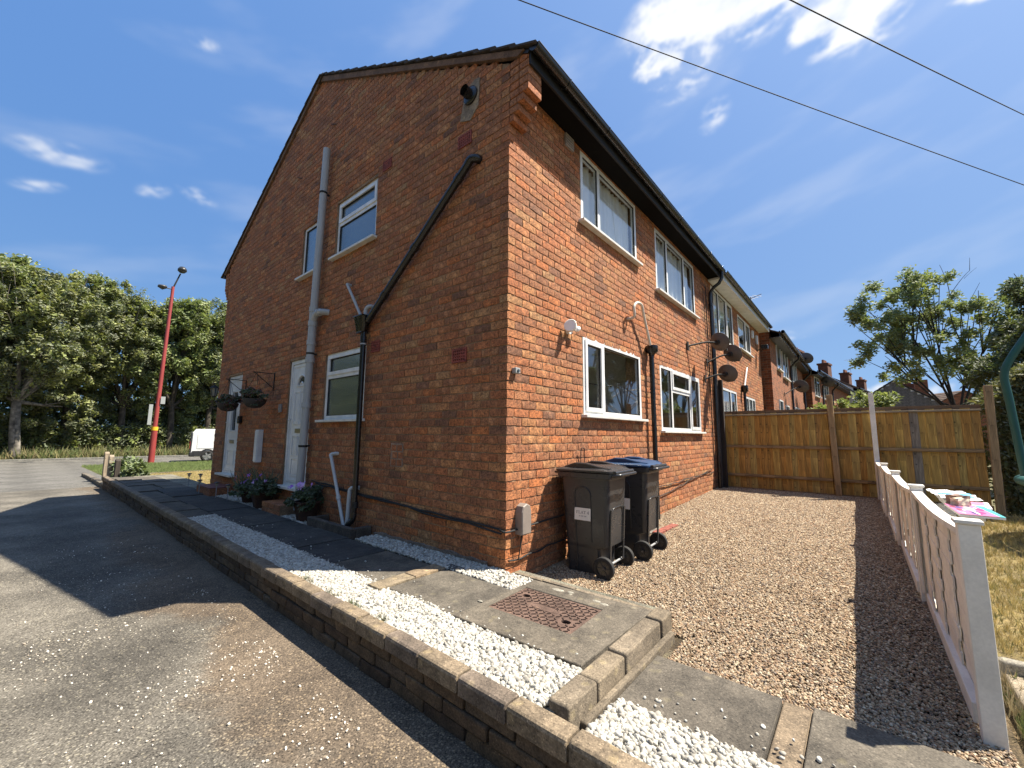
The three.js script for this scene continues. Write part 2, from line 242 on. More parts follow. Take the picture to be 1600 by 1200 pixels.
// ---------- garden level, path, manhole ----------
const gravelY = (z) => clamp(-0.085 - 0.031 * z, -0.085, 0.13);      // brown gravel rises to the back
{
  const bed = soilMat([0.36, 0.30, 0.22]);
  struct('garden_bed', [span(-13.2, 1.34, -0.45, 0.018, -0.2, 1.255)], soilMat([0.50, 0.47, 0.42]));
  struct('gravel_bed', sheet(-0.3, 2.9, -7.6, 1.25, 30, 60, (x, z) => gravelY(z) - 0.012), soilMat([0.20, 0.145, 0.09]));
  struct('gravel_bed', span(1.342, 3.2, -0.45, -0.095, 0.1, 1.285), bed);
  const R = rng(21);
  const pth = new THREE.Group(); pth.name = numbered('path'); pth.userData.kind = 'structure'; scene.add(pth);
  const dark = [stoneMat([0.13, 0.122, 0.112]), stoneMat([0.112, 0.106, 0.10])], slabT = [stoneMat([0.22, 0.192, 0.155]), stoneMat([0.20, 0.174, 0.142])];  // darker pair puts the house shadow into the colour of the slabs
  const slab = (x0, x1, z0, z1, y, m, name = 'slab') => { const s = part(name, span(x0, x1, y - 0.05, y, z0, z1, { r: 0.006, u: R() * 3, v: R() * 3 }), m, pth); s.rotation.z = (R() - 0.5) * 0.004; return s; };
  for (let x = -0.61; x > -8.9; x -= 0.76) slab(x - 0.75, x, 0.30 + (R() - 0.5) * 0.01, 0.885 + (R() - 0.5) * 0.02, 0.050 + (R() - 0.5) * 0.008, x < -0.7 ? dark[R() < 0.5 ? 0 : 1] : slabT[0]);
  for (let x = -9.0; x > -12.4; x -= 0.62) for (const z of [0.28, 0.72]) slab(x - 0.61, x, z, z + 0.43, 0.046 + (R() - 0.5) * 0.006, slabT[R() < 0.5 ? 0 : 1]);
  for (let x = -4.95; x > -8.8; x -= 0.62) slab(x - 0.61, x, 0.895, zOut(x) - 0.10, 0.05, slabT[1]);   // slabs beside the coping
  slab(-0.605, -0.445, 0.30, 0.62, 0.066, stoneMat([0.50, 0.37, 0.24]), 'edging_stone'); slab(-0.60, -0.44, 0.625, 0.97, 0.064, stoneMat([0.44, 0.35, 0.24]), 'edging_stone');
  slab(-0.435, 0.325, 0.295, 0.895, 0.052, slabT[0]);
  slab(1.450, 2.075, 0.30, 0.84, -0.052, slabT[1]); slab(2.20, 2.95, 0.27, 0.84, -0.056, slabT[0]);
  slab(2.08, 2.195, 0.29, 0.84, -0.062, stoneMat([0.42, 0.32, 0.22]), 'edging_stone');
  slab(2.47, 3.4, 0.845, 1.27, -0.066, stoneMat([0.34, 0.27, 0.18]), 'concrete_pad');
  // concrete round the manhole, with a hole for the cover
  const s = new THREE.Shape([[0.335, -0.90], [1.275, -0.875], [1.29, 0.03], [0.33, -0.02]].map((q) => new THREE.Vector2(...q)));
  s.holes.push(new THREE.Path([[0.395, -0.655], [1.055, -0.625], [1.035, -0.175], [0.375, -0.185]].map((q) => new THREE.Vector2(...q))));
  part('concrete_surround', metric(new THREE.ExtrudeGeometry(s, { depth: 0.09, bevelEnabled: true, bevelSize: 0.004, bevelThickness: 0.004, bevelSegments: 1 }).rotateX(-Math.PI / 2).translate(0, -0.036, 0), 0.4, 0.3), stoneMat([0.245, 0.21, 0.165]), pth);
  const mortarPatch = stoneMat([0.72, 0.68, 0.58]);
  for (const [x, z, a, b] of [[0.60, 0.075, 0.055, 0.024], [0.70, 0.055, 0.03, 0.015], [0.93, 0.075, 0.036, 0.016], [1.0, 0.092, 0.034, 0.018], [0.30, 0.62, 0.022, 0.013], [0.72, 0.09, 0.016, 0.01]]) { const g = new THREE.SphereGeometry(1, 14, 8); const p = g.attributes.position; for (let i = 0; i < p.count; i++) { const k = 1 + 0.5 * fbm(p.getX(i) * 2 + x * 9, p.getZ(i) * 2 + z * 9, 0, 3); p.setXYZ(i, p.getX(i) * k, p.getY(i), p.getZ(i) * k); } part('mortar_splash', g.scale(a, 0.004, b).translate(x, 0.057, z), mortarPatch, pth); }
  // kerb stones: right-hand edge and back edge
  const kerbM = [stoneMat([0.43, 0.345, 0.245]), stoneMat([0.37, 0.30, 0.22]), stoneMat([0.40, 0.325, 0.24])];
  let z = -0.09; for (let i = 0; i < 5; i++) { const L = [0.19, 0.27, 0.28, 0.31, 0.27][i]; part('kerb_stone', span(1.292, 1.405, -0.15, 0.062 + (R() - 0.5) * 0.012, z, z + L - 0.008, { r: 0.016, seg: 2, u: R(), v: R() }), kerbM[i % 3], pth).rotation.y = (R() - 0.5) * 0.02; z += L; }
  part('kerb_stone', span(1.408, 1.446, -0.15, -0.030, -0.02, 1.12, { r: 0.012, seg: 2 }), kerbM[1], pth);
  for (let i = 0; i < 4; i++) part('edging_stone', span(0.06 + i * 0.31, 0.36 + i * 0.31, -0.15, 0.048 + (R() - 0.5) * 0.008, -0.085, -0.035, { r: 0.006, u: R(), v: R() }), kerbM[i % 3], pth);
  part('edging_stone', span(-0.48, -0.30, 0.0, 0.07, 0.20, 0.285, { r: 0.01 }), stoneMat([0.22, 0.21, 0.2]), pth);
}
{
  const m = thing('manhole_cover', 'rusty brown steel manhole cover with raised tread and two keyholes', 'manhole cover', [0.715, 0.05, 0.41]);
  const rust = mat([0.30, 0.19, 0.15], 0.75, { metalness: 0.25, map: rep(stoneGrain, 0.6), bumpMap: rep(stoneBump, 0.2), bumpScale: 0.001 });
  const s = new THREE.Shape([[-0.312, -0.237], [0.333, -0.207], [0.312, 0.226], [-0.333, 0.216]].map((q) => new THREE.Vector2(...q)));
  const keys = [[-0.235, 0.095], [0.225, -0.085]];
  for (const [x, y] of keys) { const p = new THREE.Path(); p.absellipse(x, y, 0.034, 0.026, 0, Math.PI * 2); s.holes.push(p); }
  part('plate', metric(new THREE.ExtrudeGeometry(s, { depth: 0.012, bevelEnabled: false, curveSegments: 16 }).rotateX(-Math.PI / 2).translate(0, -0.009, 0)), rust, m);
  for (const [x, y] of keys) { const c = new THREE.CylinderGeometry(0.042, 0.03, 0.03, 18, 1, true); part('keyhole', [c.translate(x, -0.018, -y), new THREE.CylinderGeometry(0.03, 0.03, 0.004, 18).translate(x, -0.031, -y)], mat([0.08, 0.05, 0.035], 0.9), m); }
  const R = rng(5), bars = []; for (let i = 0; i < 17; i++) for (let j = 0; j < 12; j++) { const x = -0.295 + i * 0.0368, zz = -0.192 + j * 0.0355; if (Math.abs(x) < 0.12 && Math.abs(zz) < 0.05) continue; if (keys.some(([kx, ky]) => Math.hypot(x - kx, zz + ky) < 0.05)) continue; bars.push(bx(0.030, 0.007, 0.008, x, 0.0055, zz, { ry: (i + j) % 2 ? 0.75 : -0.75 })); }
  const t = part('tread', bars, rust, m); t.userData.kind = 'stuff';
  const oval = []; for (let i = 0; i < 32; i++) { const a = i / 32 * Math.PI * 2; oval.push(V(0.105 * Math.sign(Math.cos(a)) * Math.sqrt(Math.abs(Math.cos(a))), 0.004, 0.038 * Math.sin(a))); }
  part('maker_plate', tube(oval, 0.0025, 6, true), rust, m);
}
// ---------- gravel ----------
function stoneGeometry(seed, sharp) { const g = new THREE.IcosahedronGeometry(0.5, 1), p = g.attributes.position; for (let i = 0; i < p.count; i++) { const x = p.getX(i), y = p.getY(i), z = p.getZ(i), k = 1 + sharp * fbm(x * 2.1 + seed * 9.1, y * 2.1, z * 2.1 + seed, 3); p.setXYZ(i, x * k, y * k * 0.72, z * k * 0.86); } if (sharp < 0.8) g.computeVertexNormals(); return g; }
function scatter(name, label, category, spots, geo, material, palette, seed) {
  const R = rng(seed), m = new THREE.InstancedMesh(geo, material, spots.length), M = new THREE.Matrix4(), Q = new THREE.Quaternion(), E = new THREE.Euler(), c = new THREE.Color();
  spots.forEach(([x, y, z, s, tilt = 0.8], i) => { E.set((R() - 0.5) * tilt * 2, R() * 6.283, (R() - 0.5) * tilt * 2); M.compose(V(x, y, z), Q.setFromEuler(E), V(s * (0.75 + R() * 0.6), s * (0.75 + R() * 0.5), s * (0.75 + R() * 0.6))); m.setMatrixAt(i, M); const q = palette[Math.floor(R() * palette.length)], w = 0.76 + R() * 0.44; m.setColorAt(i, c.setRGB(q[0] * w, q[1] * w, q[2] * w)); });
  m.name = numbered(name); m.userData = { label, category, kind: 'stuff' }; m.castShadow = m.receiveShadow = true; scene.add(m); return m;
}
{
  const R = rng(31), white = [[0.46, 0.45, 0.40], [0.41, 0.40, 0.36], [0.49, 0.475, 0.425], [0.33, 0.31, 0.265], [0.44, 0.415, 0.35], [0.28, 0.265, 0.23]];
  const spots = [];
  const fill = (x0, x1, z0f, z1f, y, n, s, hold) => { for (let i = 0; i < n; i++) { const x = lerp(x0, x1, R()), a = z0f(x), b = z1f(x), z = lerp(a, b, R()); if (hold && !hold(x, z)) continue; const mound = 0.014 * fbm(x * 4, z * 4, 1, 2); spots.push([x, y + mound + R() * 0.016, z, s * (0.55 + R() * 0.8)]); } };
  const inner = (x) => zOut(x) - 0.092;
  fill(-4.9, 1.30, (x) => (x > 0.3 ? 0.895 : 0.875) + 0.02 * fbm(x * 5, 0, 3, 2), inner, 0.030, 24000, 0.0265);
  fill(-2.0, 0.02, (x) => 0.005, (x) => 0.29, 0.045, 3600, 0.026);
  fill(-0.02, 0.36, (x) => 0.0, (x) => 0.29, 0.036, 760, 0.026, (x, z) => z > 0.0 + Math.max(0, x - 0.3) && x < 0.33);
  fill(1.46, 2.46, (x) => 0.84, (x) => inner(x) - 0.01, -0.056, 5600, 0.025);
  fill(-8.6, -3.2, (x) => 0.01, (x) => 0.29, 0.030, 6000, 0.027);
  for (let i = 0; i < 110; i++) { const x = lerp(-4.6, 1.25, R()), z = 0.88 - 0.3 * Math.pow(R(), 4); spots.push([x, 0.056, z, 0.009 + 0.010 * R()]); }   // strays on the slabs
  for (let i = 0; i < 60; i++) { const x = lerp(1.5, 2.4, R()); spots.push([x, -0.046, 0.84 - 0.25 * Math.pow(R(), 2), 0.012 + 0.01 * R()]); }
  scatter('white_gravel', 'white limestone chippings between the path, the coping and the house wall', 'gravel', spots, stoneGeometry(3, 0.9), mat([1, 1, 1], 0.85), white, 32);
  // brown pea gravel behind the house
  const tan = [[0.285, 0.20, 0.12], [0.36, 0.275, 0.175], [0.22, 0.148, 0.085], [0.42, 0.335, 0.225], [0.165, 0.11, 0.066], [0.31, 0.222, 0.135], [0.24, 0.18, 0.125], [0.47, 0.40, 0.29], [0.275, 0.17, 0.10], [0.155, 0.125, 0.10]], b = [];
  for (let i = 0; i < 250000; i++) {
    const t = R(), z = 0.80 - 8.2 * Math.pow(t, 1.35), x = lerp(0.0, 2.86 + z * 0.02, R());
    if (x < 1.30 && z > -0.09) continue;  if (x < 1.49 && z > -0.09) continue;  if (z > 0.29) continue;
    const far = clamp(-z / 7);
    b.push([x, gravelY(z) - 0.004 + R() * 0.010 + 0.012 * fbm(x * 2.2, z * 2.2, 4, 3), z, (0.0118 + 0.006 * far) * (0.7 + R() * 0.7), 0.6]);
  }
  scatter('brown_gravel', 'tan and brown pea gravel filling the yard behind the house', 'gravel', b, stoneGeometry(7, 0.55), mat([1, 1, 1], 0.82), tan, 33);
  // loose chips on the lane
  const chips = []; for (let i = 0; i < 5200; i++) { const x = -6 + 8.5 * Math.sqrt(R()), z = zOut(x) + 0.25 + 3.2 * Math.pow(R(), 1.6), n = fbm(x * 1.3, z * 1.3, 9, 3); if (n < 0.04 && R() < 0.85) continue; chips.push([x, groundY(x, z) + 0.044, z, 0.006 + 0.012 * R() * R()]); }
  scatter('stone_chips', 'loose pale stone chips scattered over the tarmac lane', 'stone chips', chips, stoneGeometry(5, 0.6), mat([1, 1, 1], 0.9), [[0.62, 0.58, 0.5], [0.5, 0.45, 0.38], [0.70, 0.66, 0.58], [0.40, 0.33, 0.26]], 34);
}
// ---------- the brick house ----------
const PITCH = 0.2286, BL = 0.2186, COURSE = 0.0838, BH = 0.0715;
const HOUSE_L = 7.12, HOUSE_W = 8.7, APEX_X = -4.4, APEX_Y = 7.56, SLOPE = 0.543;
const brickTones = [[0.55, 0.212, 0.082], [0.52, 0.184, 0.071], [0.46, 0.176, 0.074], [0.57, 0.252, 0.100], [0.40, 0.162, 0.074], [0.60, 0.200, 0.064], [0.55, 0.275, 0.118], [0.31, 0.138, 0.073], [0.52, 0.214, 0.092], [0.48, 0.192, 0.083]];
const brickPick = [0, 0, 0, 0, 1, 1, 1, 1, 2, 2, 2, 3, 3, 3, 4, 4, 5, 5, 6, 7, 8, 8, 8, 9, 9, 9];
function brickGeometry(k, depth) { // front face at z = 0, drag-faced with chipped arrises
  const g = new THREE.BoxGeometry(BL, BH, depth, 5, 2, 1).translate(0, 0, -depth / 2), p = g.attributes.position;
  for (let i = 0; i < p.count; i++) { const x = p.getX(i), y = p.getY(i), z = p.getZ(i); if (z < -0.001) continue; const ex = Math.abs(x) > BL * 0.49, ey = Math.abs(y) > BH * 0.49, n = fbm(x * 23 + k * 11.3, y * 30 + k * 3.1, k, 3); let d = n * 0.008; if (ex || ey) d -= 0.0025; if (ex && ey) d -= 0.002; p.setXYZ(i, x + (ex ? -Math.sign(x) * Math.abs(fbm(y * 40, k * 7, 1, 2)) * 0.008 : 0), y + (ey ? fbm(x * 26, k * 5 + y * 9, 2, 2) * 0.013 : 0), z + d); }
  g.computeVertexNormals(); return metric(g, k * 0.193 + 0.05, k * 0.117);
}
const brickGeos = [0, 1, 2, 3, 4, 5, 6, 7].map((k) => brickGeometry(k, 0.03)), cornerGeos = [8, 9, 10, 11].map((k) => brickGeometry(k, 0.1043));
const brickMats = brickTones.map((c) => brickMat(c)), brickWhite = brickMat([1, 1, 1]);
const mortarMat = stoneMat([0.56, 0.35, 0.205]);
// lays stretcher bond on a wall face: u runs along the wall from the corner, openings are [u0, u1, y0, y1]
function layBricks({ L, y0, y1, holes = [], limit, first = 0, corner = false, seed, u0 = 0 }) {
  const R = rng(seed), out = [];
  for (let k = 0, y = y0; y + BH < y1; k++, y += COURSE) {
    const odd = (k + first) % 2; let [a, b] = limit ? limit(y) : [u0, L];
    const own = corner && !odd;
    for (let u = (own ? 0 : PITCH / 2) - PITCH * 2 + Math.floor((u0) / PITCH) * PITCH; u < b; u += PITCH) {
      let s = Math.max(u, corner && !own ? PITCH / 2 : a, a), e = Math.min(u + BL, b);
      if (e - s < 0.03) continue;
      let segs = [[s, e]];
      for (const [h0, h1, hy0, hy1] of holes) if (y + BH * 0.6 > hy0 && y + BH * 0.4 < hy1) segs = segs.flatMap(([p, q]) => (q <= h0 || p >= h1) ? [[p, q]] : [[p, h0 - 0.004], [h1 + 0.004, q]].filter(([m, n]) => n - m > 0.025));
      for (const [p, q] of segs) out.push({ u: (p + q) / 2, len: q - p, y: y + BH / 2, corner: own && p < 0.01 && q > BL - 0.01, row: k, out: (R() - 0.5) * 0.004, tone: brickPick[Math.floor(R() * brickPick.length)], geo: Math.floor(R() * 64), rot: (R() - 0.5) * 0.010, tilt: (R() - 0.5) * 0.012, w: 0.89 + R() * 0.23 });
    }
  }
  return out;
}
function bulkBricks(list, parent, frame, name = 'brickwork') { // many bricks as one instanced part for each shape
  const per = [[], []]; list.forEach((b) => per[b.corner ? 1 : 0].push(b));
  const M = new THREE.Matrix4(), Q = new THREE.Quaternion(), E = new THREE.Euler(), c = new THREE.Color();
  const make = (geo, sel) => { if (!sel.length) return; const m = new THREE.InstancedMesh(geo, brickWhite, sel.length); m.name = name; m.userData.kind = 'stuff'; sel.forEach((b, i) => { E.set(b.tilt, 0, b.rot); M.compose(V(frame(b.u), b.y, b.out), Q.setFromEuler(E), V(b.len / BL, 1, 1)); m.setMatrixAt(i, M); const t = brickTones[b.tone]; m.setColorAt(i, c.setRGB(t[0] * b.w, t[1] * b.w, t[2] * b.w)); }); m.castShadow = m.receiveShadow = true; parent.add(m); };
  for (let k = 0; k < 4; k++) { make(brickGeos[k], per[0].filter((b) => b.geo % 4 === k)); } make(cornerGeos[0], per[1].filter((b) => b.geo % 2 === 0)); make(cornerGeos[1], per[1].filter((b) => b.geo % 2 === 1));
}
function wallSlab(points, holes, thick) { // outline in u, y with rectangular openings; its face lies 8 mm behind the brick faces
  const s = new THREE.Shape(points.map((q) => new THREE.Vector2(...q)));
  for (const [a, b, c, d] of holes) s.holes.push(new THREE.Path([[a, c], [b, c], [b, d], [a, d]].map((q) => new THREE.Vector2(...q))));
  return metric(new THREE.ExtrudeGeometry(s, { depth: thick, bevelEnabled: false }).translate(0, 0, -thick - 0.0085));
}
// window: x0..x1, y0..y1 in the wall's own frame (x to the viewer's right, z outwards)
function makeWindow(parent, rot, at, x0, x1, y0, y1, lights, o = {}) {
  const w = sub('window', parent, o.label); w.rotation.y = rot; w.position.set(...at);
  const T = o.t ?? 0.055, zf = o.z ?? (rot ? -0.004 : -0.03), D = 0.06, bars = [span(x0, x1, y0, y0 + T, zf - D, zf), span(x0, x1, y1 - T, y1, zf - D, zf), span(x0, x0 + T, y0 + T, y1 - T, zf - D, zf), span(x1 - T, x1, y0 + T, y1 - T, zf - D, zf)];
  const M = 0.032; let prev = x0 + T;
  lights.forEach((l, i) => {
    const a = prev, b = l.to ? l.to - M : x1 - T, last = i === lights.length - 1; if (!last) bars.push(span(b, b + 2 * M, y0 + T, y1 - T, zf - D, zf));
    const cells = l.fan ? [[y0 + T, l.fan - M], [l.fan + M, y1 - T]] : [[y0 + T, y1 - T]]; if (l.fan) bars.push(span(a, b, l.fan - M, l.fan + M, zf - D, zf));
    cells.forEach(([c, d], k) => {
      const open = l.open === true || (l.fan && k === 1 && l.fanOpen !== false); let p = [a, b, c, d];
      if (open) { const s = 0.038, e = 0.012; part('sash', [span(a - e, b + e, c - e, c + s, zf - 0.03, zf + 0.014), span(a - e, b + e, d - s, d + e, zf - 0.03, zf + 0.014), span(a - e, a + s, c + s, d - s, zf - 0.03, zf + 0.014), span(b - s, b + e, c + s, d - s, zf - 0.03, zf + 0.014)], o.frame ?? upvc, w); p = [a + s, b - s, c + s, d - s]; }
      const g = new THREE.PlaneGeometry(p[1] - p[0], p[3] - p[2]).translate((p[0] + p[1]) / 2, (p[2] + p[3]) / 2, zf - 0.022);
      part('pane', o.frostedPane ? metric(g) : g, l.pane ?? o.pane ?? clearGlass, w);
      if (!o.noSeal) part('seal', [span(p[0], p[1], p[2], p[2] + 0.006, zf - 0.024, zf - 0.006), span(p[0], p[0] + 0.006, p[2] + 0.006, p[3], zf - 0.024, zf - 0.006), span(p[1] - 0.006, p[1], p[2] + 0.006, p[3], zf - 0.024, zf - 0.006), span(p[0] + 0.006, p[1] - 0.006, p[3] - 0.006, p[3], zf - 0.024, zf - 0.006)], rubber, w);
    });
    prev = b + 2 * M;
  });
  part('frame', bars, o.frame ?? upvc, w);
  if (o.sill !== false) part('sill', [span(x0 - 0.06, x1 + 0.06, y0 - 0.035, y0, zf - D, 0.075, { r: 0.006 })], o.sillMat ?? upvcSill, w);
  part('reveal', [span(x0 - 0.002, x1 + 0.002, y1, y1 + 0.012, -0.24, -0.006), span(x0 - 0.014, x0, y0, y1, -0.24, -0.008), span(x1, x1 + 0.014, y0, y1, -0.24, -0.008)], mortarMat, w);
  if (o.curtain) { // gathered net
    const [c0, c1] = o.curtain, n = Math.round((x1 - x0) * 90), g = new THREE.PlaneGeometry(x1 - x0 - 0.02, c1 - c0, n, 1), p = g.attributes.position, R = rng(Math.round(x0 * 100) + 900), ph = R() * 9;
    for (let i = 0; i < p.count; i++) { const x = p.getX(i); p.setZ(i, 0.018 * Math.sin(x * 62 + ph + 2.4 * Math.sin(x * 7)) + 0.014 * Math.sin(x * 21 + ph)); }
    g.computeVertexNormals(); part('curtain', g.translate((x0 + x1) / 2, (c0 + c1) / 2, -0.13), o.curtainMat ?? netCurtain, w);
  }
  return w;
}
const HOLES_G = [[2.475, 3.60, 1.43, 2.44], [2.395, 3.52, 3.895, 4.80], [4.03, 4.70, 3.86, 4.77], [4.02, 4.87, 0.40, 2.45], [7.18, 8.04, 0.40, 2.45]];
const HOLES_R = [[1.385, 3.075, 3.885, 4.855], [3.86, 6.03, 3.70, 4.82], [1.385, 3.085, 1.475, 2.44], [3.87, 6.06, 1.32, 2.43]];
const house = thing('brick_house', 'end brick house with shaded gable, sunlit rear wall and white framed windows', 'house');
{
  const limit = (y) => { const top = 7.46 - y - BH, h = top / SLOPE; return [Math.max(0, 4.4 - h), Math.min(HOUSE_W, 4.4 + h)]; };
  const gBricks = layBricks({ L: HOUSE_W, y0: -0.10, y1: 7.45, holes: HOLES_G, limit, corner: true, first: 0, seed: 101 });
  const rBricks = layBricks({ L: HOUSE_L, y0: -0.10, y1: 4.95, holes: HOLES_R, corner: true, first: 1, seed: 102 });
  // lime staining on the lowest courses by the corner, mixed dark bricks on the gable
  const R = rng(103); for (const b of gBricks) { if (b.row < 4 && R() < 0.6 - b.row * 0.1) b.tone = R() < 0.5 ? 6 : 8; if (b.row > 3 && R() < 0.012) b.tone = 7; }
  const gw = sub('gable_wall', house, 'gable wall of brown-red brick in shade'), rw = sub('rear_wall', house, 'sunlit orange-red brick rear wall'); rw.rotation.y = Math.PI / 2;
  const gx = (u) => -u, rx = (u) => u;
  part('mortar_bed', wallSlab([[0.009 - 0.018, -0.3], [0.009 - 0.018, 5.02], [APEX_X, 7.44], [-HOUSE_W, 5.05], [-HOUSE_W, -0.3]].map(([x, y]) => [x, y]), HOLES_G.map(([a, b, c, d]) => [-b, -a, c, d]), 0.22), mortarMat, gw);
  part('mortar_bed', wallSlab([[0.2295, -0.3], [HOUSE_L, -0.3], [HOUSE_L, 4.96], [0.2295, 4.96]], HOLES_R, 0.22), mortarMat, rw);
  const score = (b, gable) => { const px = gable ? -b.u : 0, pz = gable ? 0 : -b.u, dx = CAM.x - px, dy = CAM.y - b.y, dz = CAM.z - pz, d2 = dx * dx + dy * dy + dz * dz; return b.len * (gable ? dz : dx) / Math.pow(d2, 1.5); };
  const all = [...gBricks.map((b) => [score(b, true), b, true]), ...rBricks.map((b) => [score(b, false), b, false])].sort((p, q) => q[0] - p[0]);
  const own = new Set(all.slice(0, 298).map((x) => x[1]));
  all.slice(0, 298).forEach(([, b, gable]) => { const m = part('brick', b.corner ? cornerGeos[b.geo % 4] : brickGeos[b.geo % 8], brickMats[b.tone], gable ? gw : rw); m.position.set(gable ? -b.u : b.u, b.y, b.out); m.rotation.set(b.tilt, 0, b.rot); m.scale.x = b.len / BL; });
  // a corner brick lies with its long side in the wall that owns it; its end shows on the other wall
  const flip = (list) => list;
  bulkBricks(flip(gBricks.filter((b) => !own.has(b))), gw, gx); bulkBricks(rBricks.filter((b) => !own.has(b)), rw, rx);
  { // cement fillet along the foot of the gable
    const pts = [[-2.06, 0.0]]; for (let i = 0; i <= 40; i++) { const x = lerp(-2.06, -0.22, i / 40); pts.push([x, 0.085 + 0.05 * fbm(x * 5, 2, 1, 4) + (x + 2.06) * 0.006]); } pts.push([-0.22, 0.0]); part('cement_fillet', extr(pts, 0.03).translate(0, 0, -0.008), stoneMat([0.46, 0.36, 0.29]), gw);
  }
  // rest of the shell, floors
  part('far_wall', [span(-HOUSE_W + 0.02, -HOUSE_W + 0.24, -0.3, 5.0, -HOUSE_L, -0.24)], brickMats[2], house);
  part('inner_wall', [span(-HOUSE_W + 0.25, -0.24, -0.3, 5.0, -HOUSE_L, -HOUSE_L + 0.1), span(-3.7, -3.6, 0.2, 5.0, -HOUSE_L + 0.11, -0.24), span(-3.59, -0.24, 0.2, 2.6, -3.5, -3.4), span(-3.59, -0.24, 2.82, 5.0, -3.5, -3.4)], roomWall, house);
  part('floor_slab', [span(-HOUSE_W + 0.25, -0.24, 0.1, 0.195, -HOUSE_L + 0.11, -0.24), span(-HOUSE_W + 0.25, -0.24, 2.605, 2.815, -HOUSE_L + 0.11, -0.24), span(-HOUSE_W + 0.25, -0.24, 4.9, 4.95, -HOUSE_L + 0.11, -0.24)], roomWall, house);
  // kneeler: corbelled courses that carry the verge over the eaves
  for (const side of [1, -1]) for (let k = 0; k < 8; k++) { const y = 4.342 + k * COURSE, e = Math.min(0.062 * (k + 1), 0.245), x0 = side > 0 ? 0.003 : -HOUSE_W - e, x1 = side > 0 ? e : -HOUSE_W - 0.003; if (y + BH > APEX_Y - SLOPE * (4.4 + e) - 0.02) break; const n = e > 0.18 ? 2 : 1; for (let j = 0; j < n; j++) part('corbel_brick', span(lerp(x0, x1, j / n) + 0.003, lerp(x0, x1, (j + 1) / n) - 0.003, y, y + BH, -0.215, 0.003, { r: 0.006, u: k * 0.13 + j, v: k * 0.07 }), brickMats[[1, 9, 8, 2][(k + j) % 4]], house); if (k > 3) part('corbel_mortar', span(Math.min(x0, x1) + 0.01, Math.max(x0, x1) - 0.01, y - COURSE + BH, y, -0.2, -0.008), mortarMat, house); }
}
// roof: verge tiles one by one, the courses behind them as strips
const tileMat = mat([0.115, 0.085, 0.07], 0.95, { map: rep(stoneGrain, 0.7), bumpMap: rep(stoneBump, 0.3), bumpScale: 0.003 }), vergeMortar = stoneMat([0.34, 0.19, 0.115]);
function roofOver(parent, z0, z1, tiles, ax = APEX_X, ay = APEX_Y, run = 4.68) {
  const roof = sub('roof', parent), ang = Math.atan(SLOPE), gauge = 0.3, n = Math.ceil(run / Math.cos(ang) / gauge);
  for (const s of [1, -1]) {
    const at = (d, h) => [ax + s * (d * Math.cos(ang) + h * Math.sin(ang)), ay - d * Math.sin(ang) + h * Math.cos(ang)];
    for (let i = 0; i < n; i++) { // tail of each course lies on the head of the one below
      const d0 = i * gauge - 0.04, d1 = (i + 1) * gauge + 0.02, a = at(Math.max(d0, 0), -0.035), b = at(d1, -0.008), c = at(d1, 0.014), e = at(Math.max(d0, 0), -0.013);
      const seg = (za, zb, name) => part(name, extr(s > 0 ? [a, b, c, e] : [b, a, e, c], zb - za).translate(0, 0, za), tileMat, roof);
      if (tiles) { seg(z1 - 0.33, z1, 'tile'); seg(z0, z1 - 0.335, 'tile_course'); } else seg(z0, z1, 'tile_course');
    }
    const u0 = at(0, -0.07), u1 = at(run / Math.cos(ang), -0.07), u2 = at(run / Math.cos(ang), -0.04), u3 = at(0, -0.04);
    part('underlay', extr(s > 0 ? [u0, u1, u2, u3] : [u1, u0, u3, u2], z1 - z0 - 0.04).translate(0, 0, z0), blackPaint, roof);
    if (tiles) { const m0 = at(0, -0.125), m1 = at(run / Math.cos(ang) - 0.12, -0.105), m2 = at(run / Math.cos(ang) - 0.06, -0.04), m3 = at(0, -0.04); part('verge_mortar', extr(s > 0 ? [m0, m1, m2, m3] : [m1, m0, m3, m2], 0.05).translate(0, 0, z1 - 0.072), vergeMortar, roof); }
  }
  const ridge = new THREE.CylinderGeometry(0.12, 0.12, z1 - z0, 10, 1, true, -Math.PI / 2, Math.PI).rotateX(Math.PI / 2).rotateZ(0).translate(ax, ay - 0.05, (z0 + z1) / 2);
  part('ridge_tile', metric(ridge), tileMat, roof); return roof;
}
roofOver(house, -HOUSE_L, 0.055, true);
